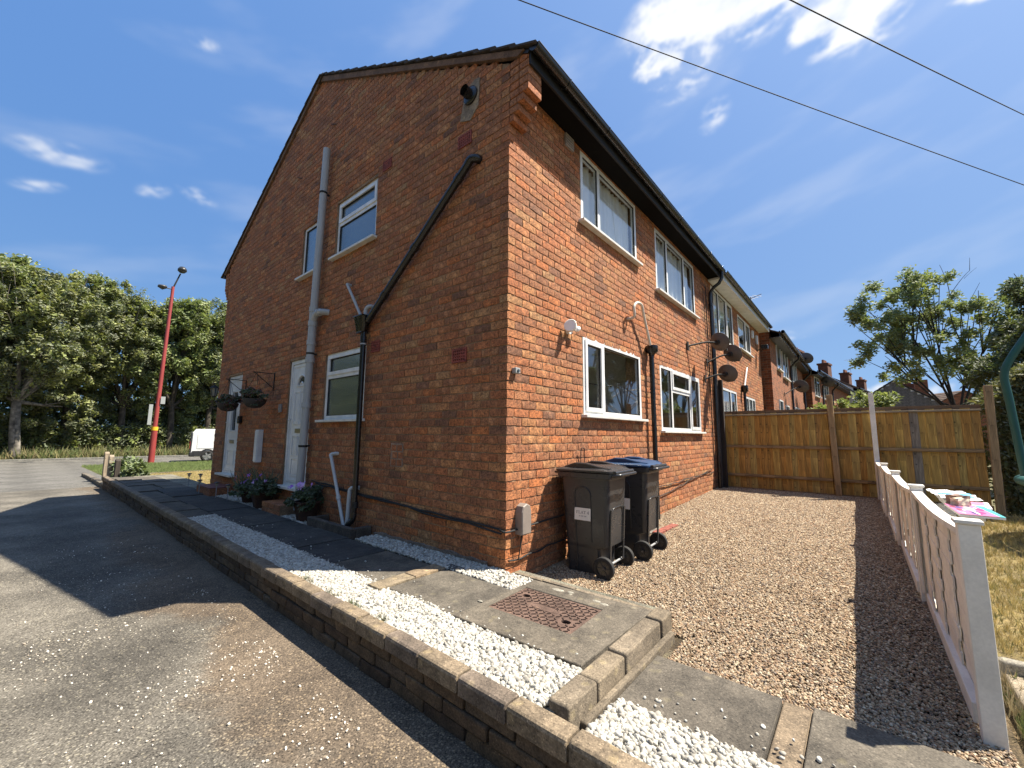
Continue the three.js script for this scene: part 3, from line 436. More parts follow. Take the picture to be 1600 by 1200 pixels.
{
  // eaves: dark soffit, fascia, half round gutter with brackets
  const soffit = (x0, x1) => span(x0, x1, 4.868, 4.884, -HOUSE_L, -0.22);
  part('soffit', soffit(0.004, 0.245), mat([0.006, 0.0055, 0.0055], 1, { specularIntensity: 0.2 }), house); part('fascia', span(0.245, 0.267, 4.845, 4.995, -HOUSE_L, -0.005, { along: 'z' }), mat([0.02, 0.018, 0.017], 0.7, { map: rep(woodMap, 0.4) }), house);
  part('soffit', soffit(-HOUSE_W - 0.245, -HOUSE_W - 0.004), blackPaint, house); part('fascia', span(-HOUSE_W - 0.267, -HOUSE_W - 0.245, 4.845, 4.995, -HOUSE_L, -0.005), blackPaint, house);
  const half = (r) => new THREE.CylinderGeometry(r, r, 1, 14, 1, true, 0, Math.PI).rotateX(-Math.PI / 2).rotateZ(-Math.PI / 2);
  for (const gx of [0.33, -HOUSE_W - 0.33]) {
    const g = sub('gutter', house); const c = half(0.056).scale(1, 1, HOUSE_L + 0.02).translate(gx, 4.985, -HOUSE_L / 2 + 0.01), c2 = half(0.052).scale(1, 1, HOUSE_L + 0.02).translate(gx, 4.985, -HOUSE_L / 2 + 0.01);
    part('trough', [c, c2, tube([[gx + 0.056, 4.985, 0.02], [gx + 0.056, 4.985, -HOUSE_L]], 0.006, 6), tube([[gx - 0.056, 4.985, 0.02], [gx - 0.056, 4.985, -HOUSE_L]], 0.006, 6)], blackPvc, g);
    part('end_cap', new THREE.CylinderGeometry(0.058, 0.058, 0.012, 16, 1, false, 0, Math.PI).rotateX(-Math.PI / 2).rotateZ(-Math.PI / 2).translate(gx, 4.985, 0.022), blackPvc, g);
    for (let z = -0.55; z > -HOUSE_L; z -= 0.9) part('bracket', [half(0.061).scale(1, 1, 0.03).translate(gx, 4.985, z), span(gx - 0.064, gx - 0.050, 4.95, 5.0, z - 0.015, z + 0.015), tube([[gx + 0.06, 4.985, z], [gx + 0.05, 4.997, z]], 0.008, 6)], blackPvc, g);
  }
}
// windows of the house
const RY = Math.PI / 2;
makeWindow(house, RY, [0, 0, 0], 1.39, 3.07, 3.89, 4.85, [{ to: 1.86 }, {}], { curtain: [3.9, 4.84], label: 'two-light upstairs window with net curtain, nearer the corner' });
makeWindow(house, RY, [0, 0, 0], 3.865, 6.025, 3.705, 4.815, [{ to: 4.42 }, { to: 5.36 }, {}], { curtain: [3.72, 4.80], label: 'three-light upstairs window with net curtain' });
makeWindow(house, RY, [0, 0, 0], 1.39, 3.08, 1.48, 2.435, [{ to: 1.90, open: true }, {}], { label: 'two-light ground floor window with an empty room behind' });
makeWindow(house, RY, [0, 0, 0], 3.875, 6.055, 1.325, 2.425, [{ to: 4.42 }, { to: 5.42, fan: 2.03 }, { open: true }], { label: 'three-light ground floor window with a top vent' });
makeWindow(house, 0, [0, 0, 0], -3.595, -2.48, 1.435, 2.435, [{ fan: 2.07 }], { t: 0.06, frostedPane: true, pane: frosted, label: 'ground floor gable window with patterned glass' });
makeWindow(house, 0, [0, 0, 0], -3.515, -2.40, 3.90, 4.795, [{ fan: 4.44 }], { t: 0.05, frostedPane: true, pane: frosted, label: 'upstairs gable window with patterned glass and top vent' });
makeWindow(house, 0, [0, 0, 0], -4.695, -4.035, 3.865, 4.765, [{}], { t: 0.05, frostedPane: true, pane: frosted, label: 'narrow upstairs gable window half behind the grey pipe' });
part('curtain_pole', [tube([[-0.34, 1.92, -1.5], [-0.34, 1.97, -2.75]], 0.008, 8), new THREE.SphereGeometry(0.02, 10, 8).translate(-0.34, 1.92, -1.5), new THREE.SphereGeometry(0.02, 10, 8).translate(-0.34, 1.97, -2.75)], ironBlack, house);
// doors
function makeDoor(x0, x1, y0, y1, style, label) {
  const d = sub('door', house, label), T = 0.062, z = -0.03;
  part('frame', [span(x0, x0 + T, y0, y1, z - 0.06, z), span(x1 - T, x1, y0, y1, z - 0.06, z), span(x0 + T, x1 - T, y1 - T, y1, z - 0.06, z), span(x0 + T, x1 - T, y0, y0 + 0.05, z - 0.06, z)], upvc, d);
  const a = x0 + T + 0.006, b = x1 - T - 0.006, c = y0 + 0.056, e = y1 - T - 0.006, zs = z - 0.012, cx = (a + b) / 2;
  const s = new THREE.Shape([[a, c], [b, c], [b, e], [a, e]].map((q) => new THREE.Vector2(...q)));
  const win = new THREE.Path(); if (style === 'fan') { win.absarc(cx, e - 0.36, 0.15, 0, Math.PI, false); win.lineTo(cx - 0.15, e - 0.36); } else { win.moveTo(cx - 0.15, c + 0.83); win.lineTo(cx + 0.15, c + 0.83); win.lineTo(cx + 0.15, e - 0.28); win.lineTo(cx - 0.15, e - 0.28); }
  s.holes.push(win); part('leaf', metric(new THREE.ExtrudeGeometry(s, { depth: 0.04, bevelEnabled: false }).translate(0, 0, zs - 0.04)), upvc, d);
  const bead = (p0, p1, q0, q1) => [span(p0, p1, q0, q0 + 0.014, zs, zs + 0.012), span(p0, p1, q1 - 0.014, q1, zs, zs + 0.012), span(p0, p0 + 0.014, q0 + 0.014, q1 - 0.014, zs, zs + 0.012), span(p1 - 0.014, p1, q0 + 0.014, q1 - 0.014, zs, zs + 0.012), span(p0 + 0.03, p1 - 0.03, q0 + 0.03, q1 - 0.03, zs, zs + 0.008, { r: 0.004 })];
  part('edge_bead', [span(a + 0.04, b - 0.04, c + 0.03, c + 0.042, zs, zs + 0.008), span(a + 0.04, b - 0.04, e - 0.05, e - 0.038, zs, zs + 0.008), span(a + 0.04, a + 0.052, c + 0.042, e - 0.05, zs, zs + 0.008), span(b - 0.052, b - 0.04, c + 0.042, e - 0.05, zs, zs + 0.008)], upvc, d);
  const glass = style === 'fan' ? new THREE.CircleGeometry(0.155, 20, 0, Math.PI).translate(cx, e - 0.362, zs - 0.02) : new THREE.PlaneGeometry(0.31, e - c - 1.1).translate(cx, (c + 0.83 + e - 0.28) / 2, zs - 0.02); part('pane', glass, nightGlass, d);
  if (style === 'fan') {
    const arc = (r, t) => new THREE.TorusGeometry(r, t, 8, 24, Math.PI).translate(cx, e - 0.36, zs); part('sunburst', [arc(0.165, 0.014), arc(0.05, 0.012), new THREE.CircleGeometry(0.05, 16, 0, Math.PI).translate(cx, e - 0.36, zs - 0.008), span(cx - 0.18, cx + 0.18, e - 0.378, e - 0.355, zs - 0.01, zs + 0.014)], upvc, d);
    for (const [p0, p1] of [[cx - 0.21, cx - 0.015], [cx + 0.015, cx + 0.21]]) { part('panel', bead(p0, p1, c + 0.92, e - 0.46), upvc, d); part('panel', bead(p0, p1, c + 0.42, c + 0.74), upvc, d); } part('panel', bead(cx - 0.2, cx + 0.2, c + 0.1, c + 0.38), upvc, d);
  } else { part('panel', bead(cx - 0.2, cx + 0.2, c + 0.12, c + 0.42), upvc, d); part('glazing_bead', [span(cx - 0.175, cx + 0.175, c + 0.8, c + 0.83, zs, zs + 0.012), span(cx - 0.175, cx + 0.175, e - 0.28, e - 0.25, zs, zs + 0.012), span(cx - 0.175, cx - 0.15, c + 0.83, e - 0.28, zs, zs + 0.012), span(cx + 0.15, cx + 0.175, c + 0.83, e - 0.28, zs, zs + 0.012)], upvc, d); }
  const ly = c + (style === 'fan' ? 0.82 : 0.6); part('letterbox', [span(cx - 0.13, cx + 0.13, ly - 0.035, ly + 0.035, zs, zs + 0.012, { r: 0.005 }), span(cx - 0.11, cx + 0.11, ly - 0.02, ly + 0.02, zs + 0.012, zs + 0.018)], mat([0.35, 0.33, 0.28], 0.3, { metalness: 0.9 }), d);
  part('handle', [span(a + 0.012, a + 0.04, c + 0.85, c + 1.07, zs, zs + 0.012, { r: 0.005 }), tube([[a + 0.026, c + 1.0, zs + 0.012], [a + 0.026, c + 1.0, zs + 0.045], [a + 0.13, c + 1.0, zs + 0.047]], 0.008, 8)], upvc, d);
  part('sill', [span(x0 - 0.05, x1 + 0.05, y0 - 0.04, y0, z - 0.06, 0.09, { r: 0.006 })], upvcSill, d);
}
makeDoor(-4.865, -4.025, 0.405, 2.445, 'fan', 'white panelled door with a sunburst fanlight');
makeDoor(-8.035, -7.185, 0.405, 2.445, 'long', 'white door with a long glass panel');
// pipes and fittings on the gable
{
  const z = 0.095, sp = sub('soil_pipe', house, 'tall pale grey soil pipe');
  part('pipe', [rod([-3.80, 5.80, z], [-3.885, 3.12, z], 0.055, 0.055, 16), rod([-3.885, 3.12, z], [-3.90, 2.35, z], 0.058, 0.058, 16), rod([-3.90, 2.35, z], [-3.97, 0.12, z], 0.055, 0.055, 16)], greyPvc, sp);
  for (const [y, x] of [[3.14, -3.885], [2.92, -3.89], [2.62, -3.897], [1.66, -3.922], [2.35, -3.90]]) part('socket', new THREE.CylinderGeometry(0.066, 0.066, 0.075, 18).translate(x, y, z), greyPvc, sp);
  part('branch', tube([[-3.89, 2.86, z], [-3.86, 2.98, z], [-3.78, 3.06, z], [-3.66, 3.07, z - 0.02], [-3.60, 3.07, -0.02]], 0.048, 14), greyPvc, sp); part('socket', new THREE.CylinderGeometry(0.058, 0.058, 0.06, 18).rotateZ(Math.PI / 2).translate(-3.72, 3.07, z - 0.01), greyPvc, sp);
  for (const [y, x] of [[5.05, -3.824], [2.45, -3.9], [1.05, -3.941]]) part('pipe_clip', [new THREE.CylinderGeometry(0.061, 0.061, 0.03, 16).translate(x, y, z), span(x - 0.012, x + 0.012, y - 0.012, y + 0.012, -0.01, z)], ironBlack, sp);
  const bp = sub('waste_pipe', house, 'black waste pipe with hopper'), zb = 0.075, X = -2.42;
  part('pipe', [rod([X, 2.56, zb], [X - 0.01, 0.26, zb], 0.035, 0.035, 14), tube([[X - 0.01, 0.27, zb], [X - 0.012, 0.19, zb + 0.01], [X - 0.04, 0.13, zb + 0.05], [X - 0.05, 0.06, zb + 0.06]], 0.036, 14)], blackPvc, bp);
  for (const y of [2.47, 0.36]) part('socket', new THREE.CylinderGeometry(0.042, 0.042, 0.07, 16).translate(X, y, zb), y > 1 ? blackPvc : blackPaint, bp);
  part('joint_ring', new THREE.CylinderGeometry(0.040, 0.040, 0.018, 16).translate(X, 2.40, zb), greyPvc, bp);
  const hop = new THREE.CylinderGeometry(0.14, 0.085, 0.21, 4, 1, true).rotateY(Math.PI / 4).scale(0.95, 1, 0.72); part('hopper', [hop.translate(X - 0.035, 2.665, 0.085), span(X - 0.14, X + 0.07, 2.765, 2.78, 0.01, 0.16), span(X - 0.1, X + 0.03, 2.55, 2.562, 0.03, 0.13)], blackPvc, bp);
  part('inclined_pipe', [rod([X + 0.08, 2.70, 0.07], [-0.50, 4.10, 0.07], 0.043, 0.043, 14), tube([[-0.53, 4.08, 0.07], [-0.47, 4.125, 0.068], [-0.42, 4.13, 0.03], [-0.41, 4.13, -0.02]], 0.044, 12)], blackPvc, bp);
  for (const t of [0.18, 0.5, 0.9]) { const a = V(X + 0.08, 2.70, 0.07), b = V(-0.50, 4.10, 0.07), p = a.clone().lerp(b, t), q = a.clone().lerp(b, t + 0.03); part('socket', rod(p, q, 0.05, 0.05, 14), blackPvc, bp); }
  part('overflow_elbow', tube([[X + 0.02, 2.76, 0.07], [X + 0.02, 2.86, 0.07], [X + 0.06, 2.9, 0.05], [X + 0.09, 2.9, -0.01]], 0.027, 10), greyPvc, bp);
  part('basin_pipe', [rod([-2.97, 3.34, 0.05], [-2.53, 2.79, 0.06], 0.020, 0.020, 12), new THREE.SphereGeometry(0.026, 12, 10).translate(-2.975, 3.345, 0.045), rod([-2.975, 3.345, 0.045], [-2.975, 3.345, -0.02], 0.022, 0.022, 10)], greyPvc, house);
  const wp = mat([0.52, 0.53, 0.52], 0.4, { map: grimeR });
  part('sink_pipe', [rod([-3.10, 0.92, 0.07], [-2.56, 0.04, 0.12], 0.022, 0.022, 12), tube([[-3.10, 0.91, 0.07], [-3.12, 0.95, 0.065], [-3.09, 0.965, 0.03], [-3.06, 0.965, -0.02]], 0.025, 12), rod([-2.80, 0.431, 0.098], [-2.775, 0.39, 0.1], 0.029, 0.029, 12)], wp, house);
  part('drain_pipe', [tube([[-2.44, 0.56, 0.01], [-2.50, 0.56, 0.06], [-2.535, 0.54, 0.08], [-2.54, 0.47, 0.085], [-2.54, 0.04, 0.1]], 0.026, 12)], wp, house);
  // airbricks
  for (const [x, y, w, h] of [[-0.645, 4.47, 0.215, 0.15], [-2.17, 4.855, 0.2, 0.14], [-0.655, 2.05, 0.215, 0.15], [-2.24, 2.36, 0.19, 0.15]]) { const ab = sub('air_brick', house), m = mat([0.34, 0.075, 0.05], 0.85, { map: rep1.brick }); const s = new THREE.Shape([[x - w / 2, y - h / 2], [x + w / 2, y - h / 2], [x + w / 2, y + h / 2], [x - w / 2, y + h / 2]].map((q) => new THREE.Vector2(...q))); for (let i = 0; i < 6; i++) for (let j = 0; j < 4; j++) { const cx = x + (i - 2.5) * 0.031, cy = y + (j - 1.5) * 0.031; s.holes.push(new THREE.Path([[cx - 0.008, cy - 0.008], [cx + 0.008, cy - 0.008], [cx + 0.008, cy + 0.008], [cx - 0.008, cy + 0.008]].map((q) => new THREE.Vector2(...q)))); } part('grille', metric(new THREE.ExtrudeGeometry(s, { depth: 0.02, bevelEnabled: false }).translate(0, 0, -0.010)), m, ab); part('backing', span(x - w / 2, x + w / 2, y - h / 2, y + h / 2, -0.012, -0.0105), mat([0.03, 0.015, 0.012], 1), ab); }
  // boiler flue with its cement patch
  const fl = sub('boiler_flue', house), patch = stoneMat([0.62, 0.47, 0.34]); const pg = new THREE.Shape([[-0.72, 4.72], [-0.56, 4.66], [-0.44, 4.78], [-0.42, 5.1], [-0.5, 5.12], [-0.64, 5.06], [-0.68, 4.9]].map((q) => new THREE.Vector2(...q))); part('cement_patch', metric(new THREE.ExtrudeGeometry(pg, { depth: 0.012, bevelEnabled: false })), patch, fl);
  part('collar', lathe([[0.055, 0.0], [0.105, 0.0], [0.10, 0.02], [0.075, 0.03], [0.055, 0.035]], 22).rotateX(Math.PI / 2).translate(-0.555, 4.95, 0.012), blackPvc, fl); part('terminal', [new THREE.CylinderGeometry(0.06, 0.06, 0.12, 18, 1, true).rotateX(Math.PI / 2).translate(-0.555, 4.95, 0.06), new THREE.CylinderGeometry(0.045, 0.045, 0.11, 18, 1, true).rotateX(Math.PI / 2).translate(-0.555, 4.95, 0.06), new THREE.CircleGeometry(0.05, 16).translate(-0.555, 4.95, 0.06)], blackPvc, fl);
  // newer bricks let into the wall, cement round them
  const nb = sub('brick_patch', house); part('cement', span(-1.80, -1.56, 0.86, 1.13, -0.006, 0.0045), stoneMat([0.62, 0.42, 0.30]), nb); for (let r = 0; r < 3; r++) for (let c = 0; c < 2; c++) part('new_brick', span(-1.785 + c * 0.112 + (r % 2) * 0.02, -1.785 + c * 0.112 + 0.092 + (r % 2) * 0.02, 0.875 + r * 0.084, 0.875 + r * 0.084 + 0.07, -0.006, 0.008, { r: 0.004, u: r, v: c }), brickMats[1], nb);
  for (const [x, y] of [[-3.9, 6.35], [-5.1, 5.9]]) part('wall_tie', rod([x, y, 0.01], [x + 0.17, y - 0.09, 0.012], 0.006), ironBlack, house);
}
// rear wall fittings
{
  const rp = sub('waste_pipe', house, 'black waste pipe on the sunny rear wall'), zr = -3.33, X = 0.075;
  part('pipe', [rod([X, 2.55, zr], [X + 0.005, -0.05, zr - 0.02], 0.036, 0.036, 14)], blackPvc, rp); part('hopper', [lathe([[0.036, 2.47], [0.05, 2.5], [0.09, 2.53], [0.092, 2.62], [0.086, 2.625], [0.08, 2.54], [0.03, 2.53]], 20).translate(X + 0.01, 0, zr)], blackPvc, rp); for (const y of [1.95, 1.9]) part('pipe_clip', [new THREE.CylinderGeometry(0.042, 0.042, 0.02, 14).translate(X, y, zr)], blackPvc, rp);
  part('overflow_pipe', [tube([[-0.02, 2.92, -2.66], [0.10, 2.93, -2.66], [0.12, 3.06, -2.62], [0.12, 3.15, -2.72], [0.12, 3.16, -2.90], [0.11, 3.05, -2.98], [0.09, 2.6, -3.27]], 0.020, 10)], mat([0.62, 0.58, 0.50], 0.5, { map: grimeR }), house);
  const vt = sub('vent', house); part('grille', [span(-0.01, 0.02, 4.70, 4.86, -1.20, -1.02), ...[0, 1, 2, 3].map((k) => span(0.02, 0.03, 4.72 + k * 0.035, 4.735 + k * 0.035, -1.19, -1.03))], mat([0.25, 0.22, 0.2], 0.7), vt);
  // shared rainwater pipe between the two houses
  const dp = sub('rainwater_pipe', house); part('pipe', [tube([[0.33, 4.93, -7.0], [0.33, 4.80, -7.0], [0.26, 4.66, -6.98], [0.12, 4.56, -6.95], [0.075, 4.44, -6.95], [0.075, 4.2, -6.95], [0.075, 0.1, -6.95]], 0.036, 12)], blackPvc, dp); for (const y of [4.2, 2.9, 1.6, 0.5]) part('pipe_clip', new THREE.CylinderGeometry(0.044, 0.044, 0.05, 14).translate(0.075, y, -6.95), blackPvc, dp);
}
// ---------- neighbouring houses ----------
const whiteRender = mat([0.74, 0.74, 0.72], 0.9, { map: grimeR }), whitePaint = mat([0.70, 0.70, 0.68], 0.5, { map: grimeR });
{ // next house: same wall line, white soffit
  const h = thing('brick_house', 'next brick house with white soffit and three satellite dishes on its corner', 'house'), Z0 = HOUSE_L + 0.004, L = 6.3;
  const holes = [[Z0 + 0.22, Z0 + 2.32, 3.58, 4.80], [Z0 + 2.98, Z0 + 4.65, 3.74, 4.74], [Z0 + 0.12, Z0 + 2.30, 1.32, 2.42], [Z0 + 3.35, Z0 + 4.85, 1.5, 2.40]];
  const rw = sub('rear_wall', h); rw.rotation.y = RY;
  part('mortar_bed', wallSlab([[Z0, -0.3], [Z0 + L, -0.3], [Z0 + L, 4.9], [Z0, 4.9]], holes, 0.22), mortarMat, rw);
  const list = layBricks({ L: Z0 + L, u0: Z0, y0: -0.10, y1: 4.88, holes, seed: 201, first: 1, limit: () => [Z0 + 0.005, Z0 + L] }); bulkBricks(list, rw, (u) => u);
  makeWindow(h, RY, [0, 0, 0], holes[0][0], holes[0][1], 3.58, 4.80, [{ to: Z0 + 0.86 }, { to: Z0 + 1.62 }, { open: true }], { curtain: [4.2, 4.78] });
  makeWindow(h, RY, [0, 0, 0], holes[1][0], holes[1][1], 3.74, 4.74, [{ to: Z0 + 3.95 }, { open: true }], { curtain: [4.25, 4.72] });
  makeWindow(h, RY, [0, 0, 0], holes[2][0], holes[2][1], 1.32, 2.42, [{ to: Z0 + 0.65 }, { to: Z0 + 1.65 }, {}], { curtain: [1.4, 2.38] });
  makeWindow(h, RY, [0, 0, 0], holes[3][0], holes[3][1], 1.5, 2.40, [{ to: Z0 + 3.9 }, { to: Z0 + 4.4 }, {}], { curtain: [1.55, 2.36] });
  part('soffit', span(0.004, 0.285, 4.83, 4.85, -Z0 - L, -Z0), whitePaint, h); part('fascia', span(0.286, 0.308, 4.82, 4.97, -Z0 - L, -Z0), whitePaint, h); part('soffit_box', span(0.004, 0.285, 4.851, 4.96, -Z0 - 0.02, -Z0), whitePaint, h);
  part('gutter', [new THREE.CylinderGeometry(0.056, 0.056, L, 14, 1, true, 0, Math.PI).rotateX(-Math.PI / 2).rotateZ(-Math.PI / 2).translate(0.37, 4.985, -Z0 - L / 2)], blackPvc, h);
  for (let z = -Z0 - 0.4; z > -Z0 - L; z -= 0.8) part('gutter_bracket', new THREE.CylinderGeometry(0.062, 0.062, 0.03, 12, 1, true, 0, Math.PI).rotateX(-Math.PI / 2).rotateZ(-Math.PI / 2).translate(0.37, 4.985, z), blackPvc, h);
  roofOver(h, -Z0 - L, -Z0, false);
  part('far_wall', [span(-HOUSE_W, -HOUSE_W + 0.2, -0.3, 5, -Z0 - L, -Z0), span(-HOUSE_W + 0.2, -0.24, -0.3, 5.0, -Z0 - L, -Z0 - L + 0.2), span(-3.6, -3.5, 0, 4.8, -Z0 - L + 0.21, -Z0 - 0.01)], roomWall, h); part('floor_slab', [span(-3.49, -0.24, 2.6, 2.8, -Z0 - L + 0.21, -Z0 - 0.01), span(-3.49, -0.24, 0.0, 0.1, -Z0 - L + 0.21, -Z0 - 0.01), span(-3.49, -0.24, 4.82, 4.86, -Z0 - L + 0.21, -Z0 - 0.01)], roomWall, h);
  const wp = sub('waste_pipe', h); part('pipe', rod([0.07, 2.5, -Z0 - 2.95], [0.07, 0, -Z0 - 2.95], 0.036, 0.036, 12), blackPvc, wp); part('hopper', [lathe([[0.036, 2.44], [0.1, 2.5], [0.1, 2.66], [0.09, 2.66]], 4).rotateY(0.78).translate(0.08, 0, -Z0 - 2.95)], blackPvc, wp); part('feed_pipe', rod([0.06, 2.64, -Z0 - 3.05], [0.05, 3.25, -Z0 - 3.6], 0.022, 0.022, 10), upvc, wp);
  part('alarm_box', span(0.003, 0.06, 4.38, 4.62, -Z0 - 5.0, -Z0 - 4.82, { r: 0.01 }), whitePaint, h); part('alarm_box', span(0.003, 0.06, 4.3, 4.6, -Z0 - 5.7, -Z0 - 5.52, { r: 0.01 }), whitePaint, h);
  part('security_light', [span(0.14, 0.34, 4.12, 4.26, -Z0 - 5.75, -Z0 - 5.55, { r: 0.02 }), rod([0.003, 4.1, -Z0 - 5.65], [0.2, 4.16, -Z0 - 5.65], 0.02)], blackPvc, h);
}
// terraces farther off: bricks too small to tell apart
const farBrick = (() => { const t = dataTex(512, (u, v) => { const row = Math.floor(v * 16), x = (u * 6 + (row % 2) * 0.5), c = Math.floor(x) % 6, fx = x - Math.floor(x), fy = v * 16 - row; const h = hash2(c, row, 5), g = tfbm(u, v, 64, 2, 3); if (fx < 0.05 || fy < 0.13) return [0.58, 0.50, 0.43]; const k = 0.8 + 0.3 * (g - 0.5) + 0.28 * (h - 0.5); return [0.72 * k, 0.42 * k, 0.28 * k]; }); return mat([0.70, 0.66, 0.52], 0.95, { map: rep(t, [6 * PITCH, 16 * COURSE]) }); })();
const chimneyBrick = farBrick.clone(); chimneyBrick.color.setRGB(0.31, 0.28, 0.25);
const farRoof = mat([0.20, 0.125, 0.09], 0.95, { map: rep(stoneGrain, 0.9) }), slateRoof = mat([0.15, 0.135, 0.13], 0.95, { map: rep(stoneGrain, 0.9) });
function simpleWindow(parent, x, y0, y1, z0, z1, n, openAt) { // on a wall that faces +x
  const w = sub('window', parent), T = 0.05, a = Math.min(z0, z1), b = Math.max(z0, z1);
  part('frame', [span(x - 0.03, x + 0.025, y0, y0 + T, a, b), span(x - 0.03, x + 0.025, y1 - T, y1, a, b), ...Array.from({ length: n + 1 }, (_, i) => span(x - 0.03, x + 0.025, y0 + T, y1 - T, lerp(a, b - T, i / n), lerp(a, b - T, i / n) + T))], upvc, w);
  for (let i = 0; i < n; i++) part('pane', span(x - 0.03, x + 0.006, y0 + T, y1 - T, lerp(a, b - T, i / n) + T, lerp(a, b - T, (i + 1) / n)), nightGlass, w);
  part('sill', span(x - 0.02, x + 0.09, y0 - 0.04, y0, a - 0.05, b + 0.05), upvcSill, w);
}
function terrace(label, pos, turn, L, o = {}) { // local: faces +x, runs along -z from 0 to -L, ridge at x = -run
  const h = thing('terraced_house', label, 'house', pos, turn), E = o.eaves ?? 4.95, run = o.run ?? 4.2, rise = o.rise ?? 2.4, wallM = o.wall ?? farBrick;
  const prof = [[0, -0.6], [0, E], [-run, E + rise], [-2 * run, E], [-2 * run, -0.6]];
  part('wall', metric(extr(prof, L).translate(0, 0, -L)), wallM, h);
  const ang = Math.atan(rise / run), n = o.courses ?? 14, roof = sub('roof', h), len = Math.hypot(run, rise) + 0.4;
  for (const s of [1, -1]) for (let i = 0; i < n; i++) { const d0 = i / n * len, d1 = (i + 1) / n * len + 0.02, at = (d, k) => [-run + s * (d * Math.cos(ang) + k * Math.sin(ang)), E + rise + 0.06 - d * Math.sin(ang) + k * Math.cos(ang)]; const q = [at(d0, -0.03), at(d1, 0), at(d1, 0.025), at(d0, -0.005)]; part('tile_course', extr(s > 0 ? q : [q[1], q[0], q[3], q[2]], L + 0.2).translate(0, 0, -L - 0.1), o.roofM ?? farRoof, roof); }
  part('gutter', [tube([[0.42, E - 0.1, 0.08], [0.42, E - 0.1, -L - 0.08]], 0.06, 8), span(0.3, 0.34, E - 0.25, E - 0.05, -L - 0.05, 0.05)], blackPvc, h); part('soffit', span(0.004, 0.3, E - 0.26, E - 0.24, -L - 0.05, 0.05), o.soffit ?? blackPaint, h);
  for (const z of o.chimneys ?? []) { const c = sub('chimney', h), y = E + rise; part('stack', [span(-run - 0.42, -run + 0.42, y - 0.5, y + 1.05, z - 0.75, z + 0.75), span(-run - 0.5, -run + 0.5, y + 1.05, y + 1.22, z - 0.83, z + 0.83)], chimneyBrick, c); for (const k of [-0.5, -0.17, 0.17, 0.5]) part('pot', new THREE.CylinderGeometry(0.1, 0.13, 0.4, 10).translate(-run, y + 1.4, z + k), mat([0.25, 0.11, 0.07], 0.9), c); }
  for (const [y0, y1, z0, z1, nn] of o.windows ?? []) simpleWindow(h, 0.01, y0, y1, z0, z1, nn);
  for (const z of o.pipes ?? []) part('rainwater_pipe', tube([[0.4, E - 0.12, z], [0.38, E - 0.3, z], [0.09, E - 0.6, z], [0.07, E - 0.8, z], [0.07, 0, z]], 0.045, 8), blackPvc, h);
  return h;
}
terrace('brick terraced house with white open casements stepping out beyond the dishes', [0.27, 0, -13.62], 0, 10.6, { eaves: 4.9, windows: [[3.75, 4.75, -1.35, -2.35, 1], [3.6, 4.72, -2.8, -4.4, 2], [3.7, 4.7, -5.6, -7.6, 3], [1.4, 2.6, -1.2, -2.1, 1], [1.5, 2.5, -2.9, -3.9, 1], [1.4, 2.6, -6, -8, 2]], pipes: [-4.95, -10.3], rise: 2.3 });
terrace('brick terrace with brown tiled roof beyond the open casements', [0.62, 0, -24.4], -0.09, 15, { eaves: 4.85, run: 3.3, rise: 2.35, chimneys: [-8.6], windows: [[3.5, 4.6, -0.8, -2.2, 2], [3.5, 4.6, -3.6, -5.2, 2], [1.3, 2.6, -1, -3, 2]], pipes: [-2.9, -6.4] });
terrace('white rendered terrace with long brown tiled roof and brick chimneys', [2.25, 0, -39.6], -0.16, 34, { eaves: 5.2, run: 4.0, rise: 2.5, wall: whiteRender, chimneys: [-1.2, -11, -20.5, -29.5], windows: [[3.4, 4.6, -1.5, -3, 2], [3.4, 4.6, -6, -8, 2], [3.4, 4.6, -12, -14, 2], [3.4, 4.6, -19, -21, 2]], pipes: [-4.4] });
{ // far gable with tile-hung face, seen over the fence
  const h = thing('gabled_house', 'distant house with grey tile-hung gable seen over the wooden fence', 'house', [4.75, 0, -42.1]);
  const hang = mat([0.30, 0.27, 0.25], 0.95, { map: rep(stoneGrain, 1.2) }); part('wall', metric(extr([[-3.0, -0.6], [3.0, -0.6], [3.0, 3.6], [0, 5.75], [-3.0, 3.6]], 8).translate(0, 0, -8)), whiteRender, h);
  for (let k = 0; k < 9; k++) { const y = 3.3 + k * 0.26, w = Math.min(2.95, Math.max(0.1, (5.75 - y - 0.2) / 0.717)); part('tile_course', span(-w, w, y, y + 0.275, 0.004, 0.03 + 0.012 * (k % 2), { rx: 0.05 * 0 }), hang, h); }
  const roof = sub('roof', h); for (const s of [1, -1]) for (let i = 0; i < 12; i++) { const at = (d, k) => [s * (d * 0.813 + k * 0.583), 5.85 - d * 0.583 + k * 0.813], q = [at(i * 0.36, -0.03), at((i + 1) * 0.36 + 0.02, 0), at((i + 1) * 0.36 + 0.02, 0.03), at(i * 0.36, 0)]; part('tile_course', extr(s > 0 ? q : [q[1], q[0], q[3], q[2]], 8.3).translate(0, 0, -8.1), slateRoof, roof); }
  const c = sub('chimney', h); part('stack', span(1.5, 2.3, 4.2, 6.1, -4.2, -3.4), farBrick, c);
}
terrace('distant bungalow with brown tiled roof behind the leafy tree', [12.5, -0.2, -46], 0.5, 14, { eaves: 2.9, rise: 2.2, chimneys: [-6] });
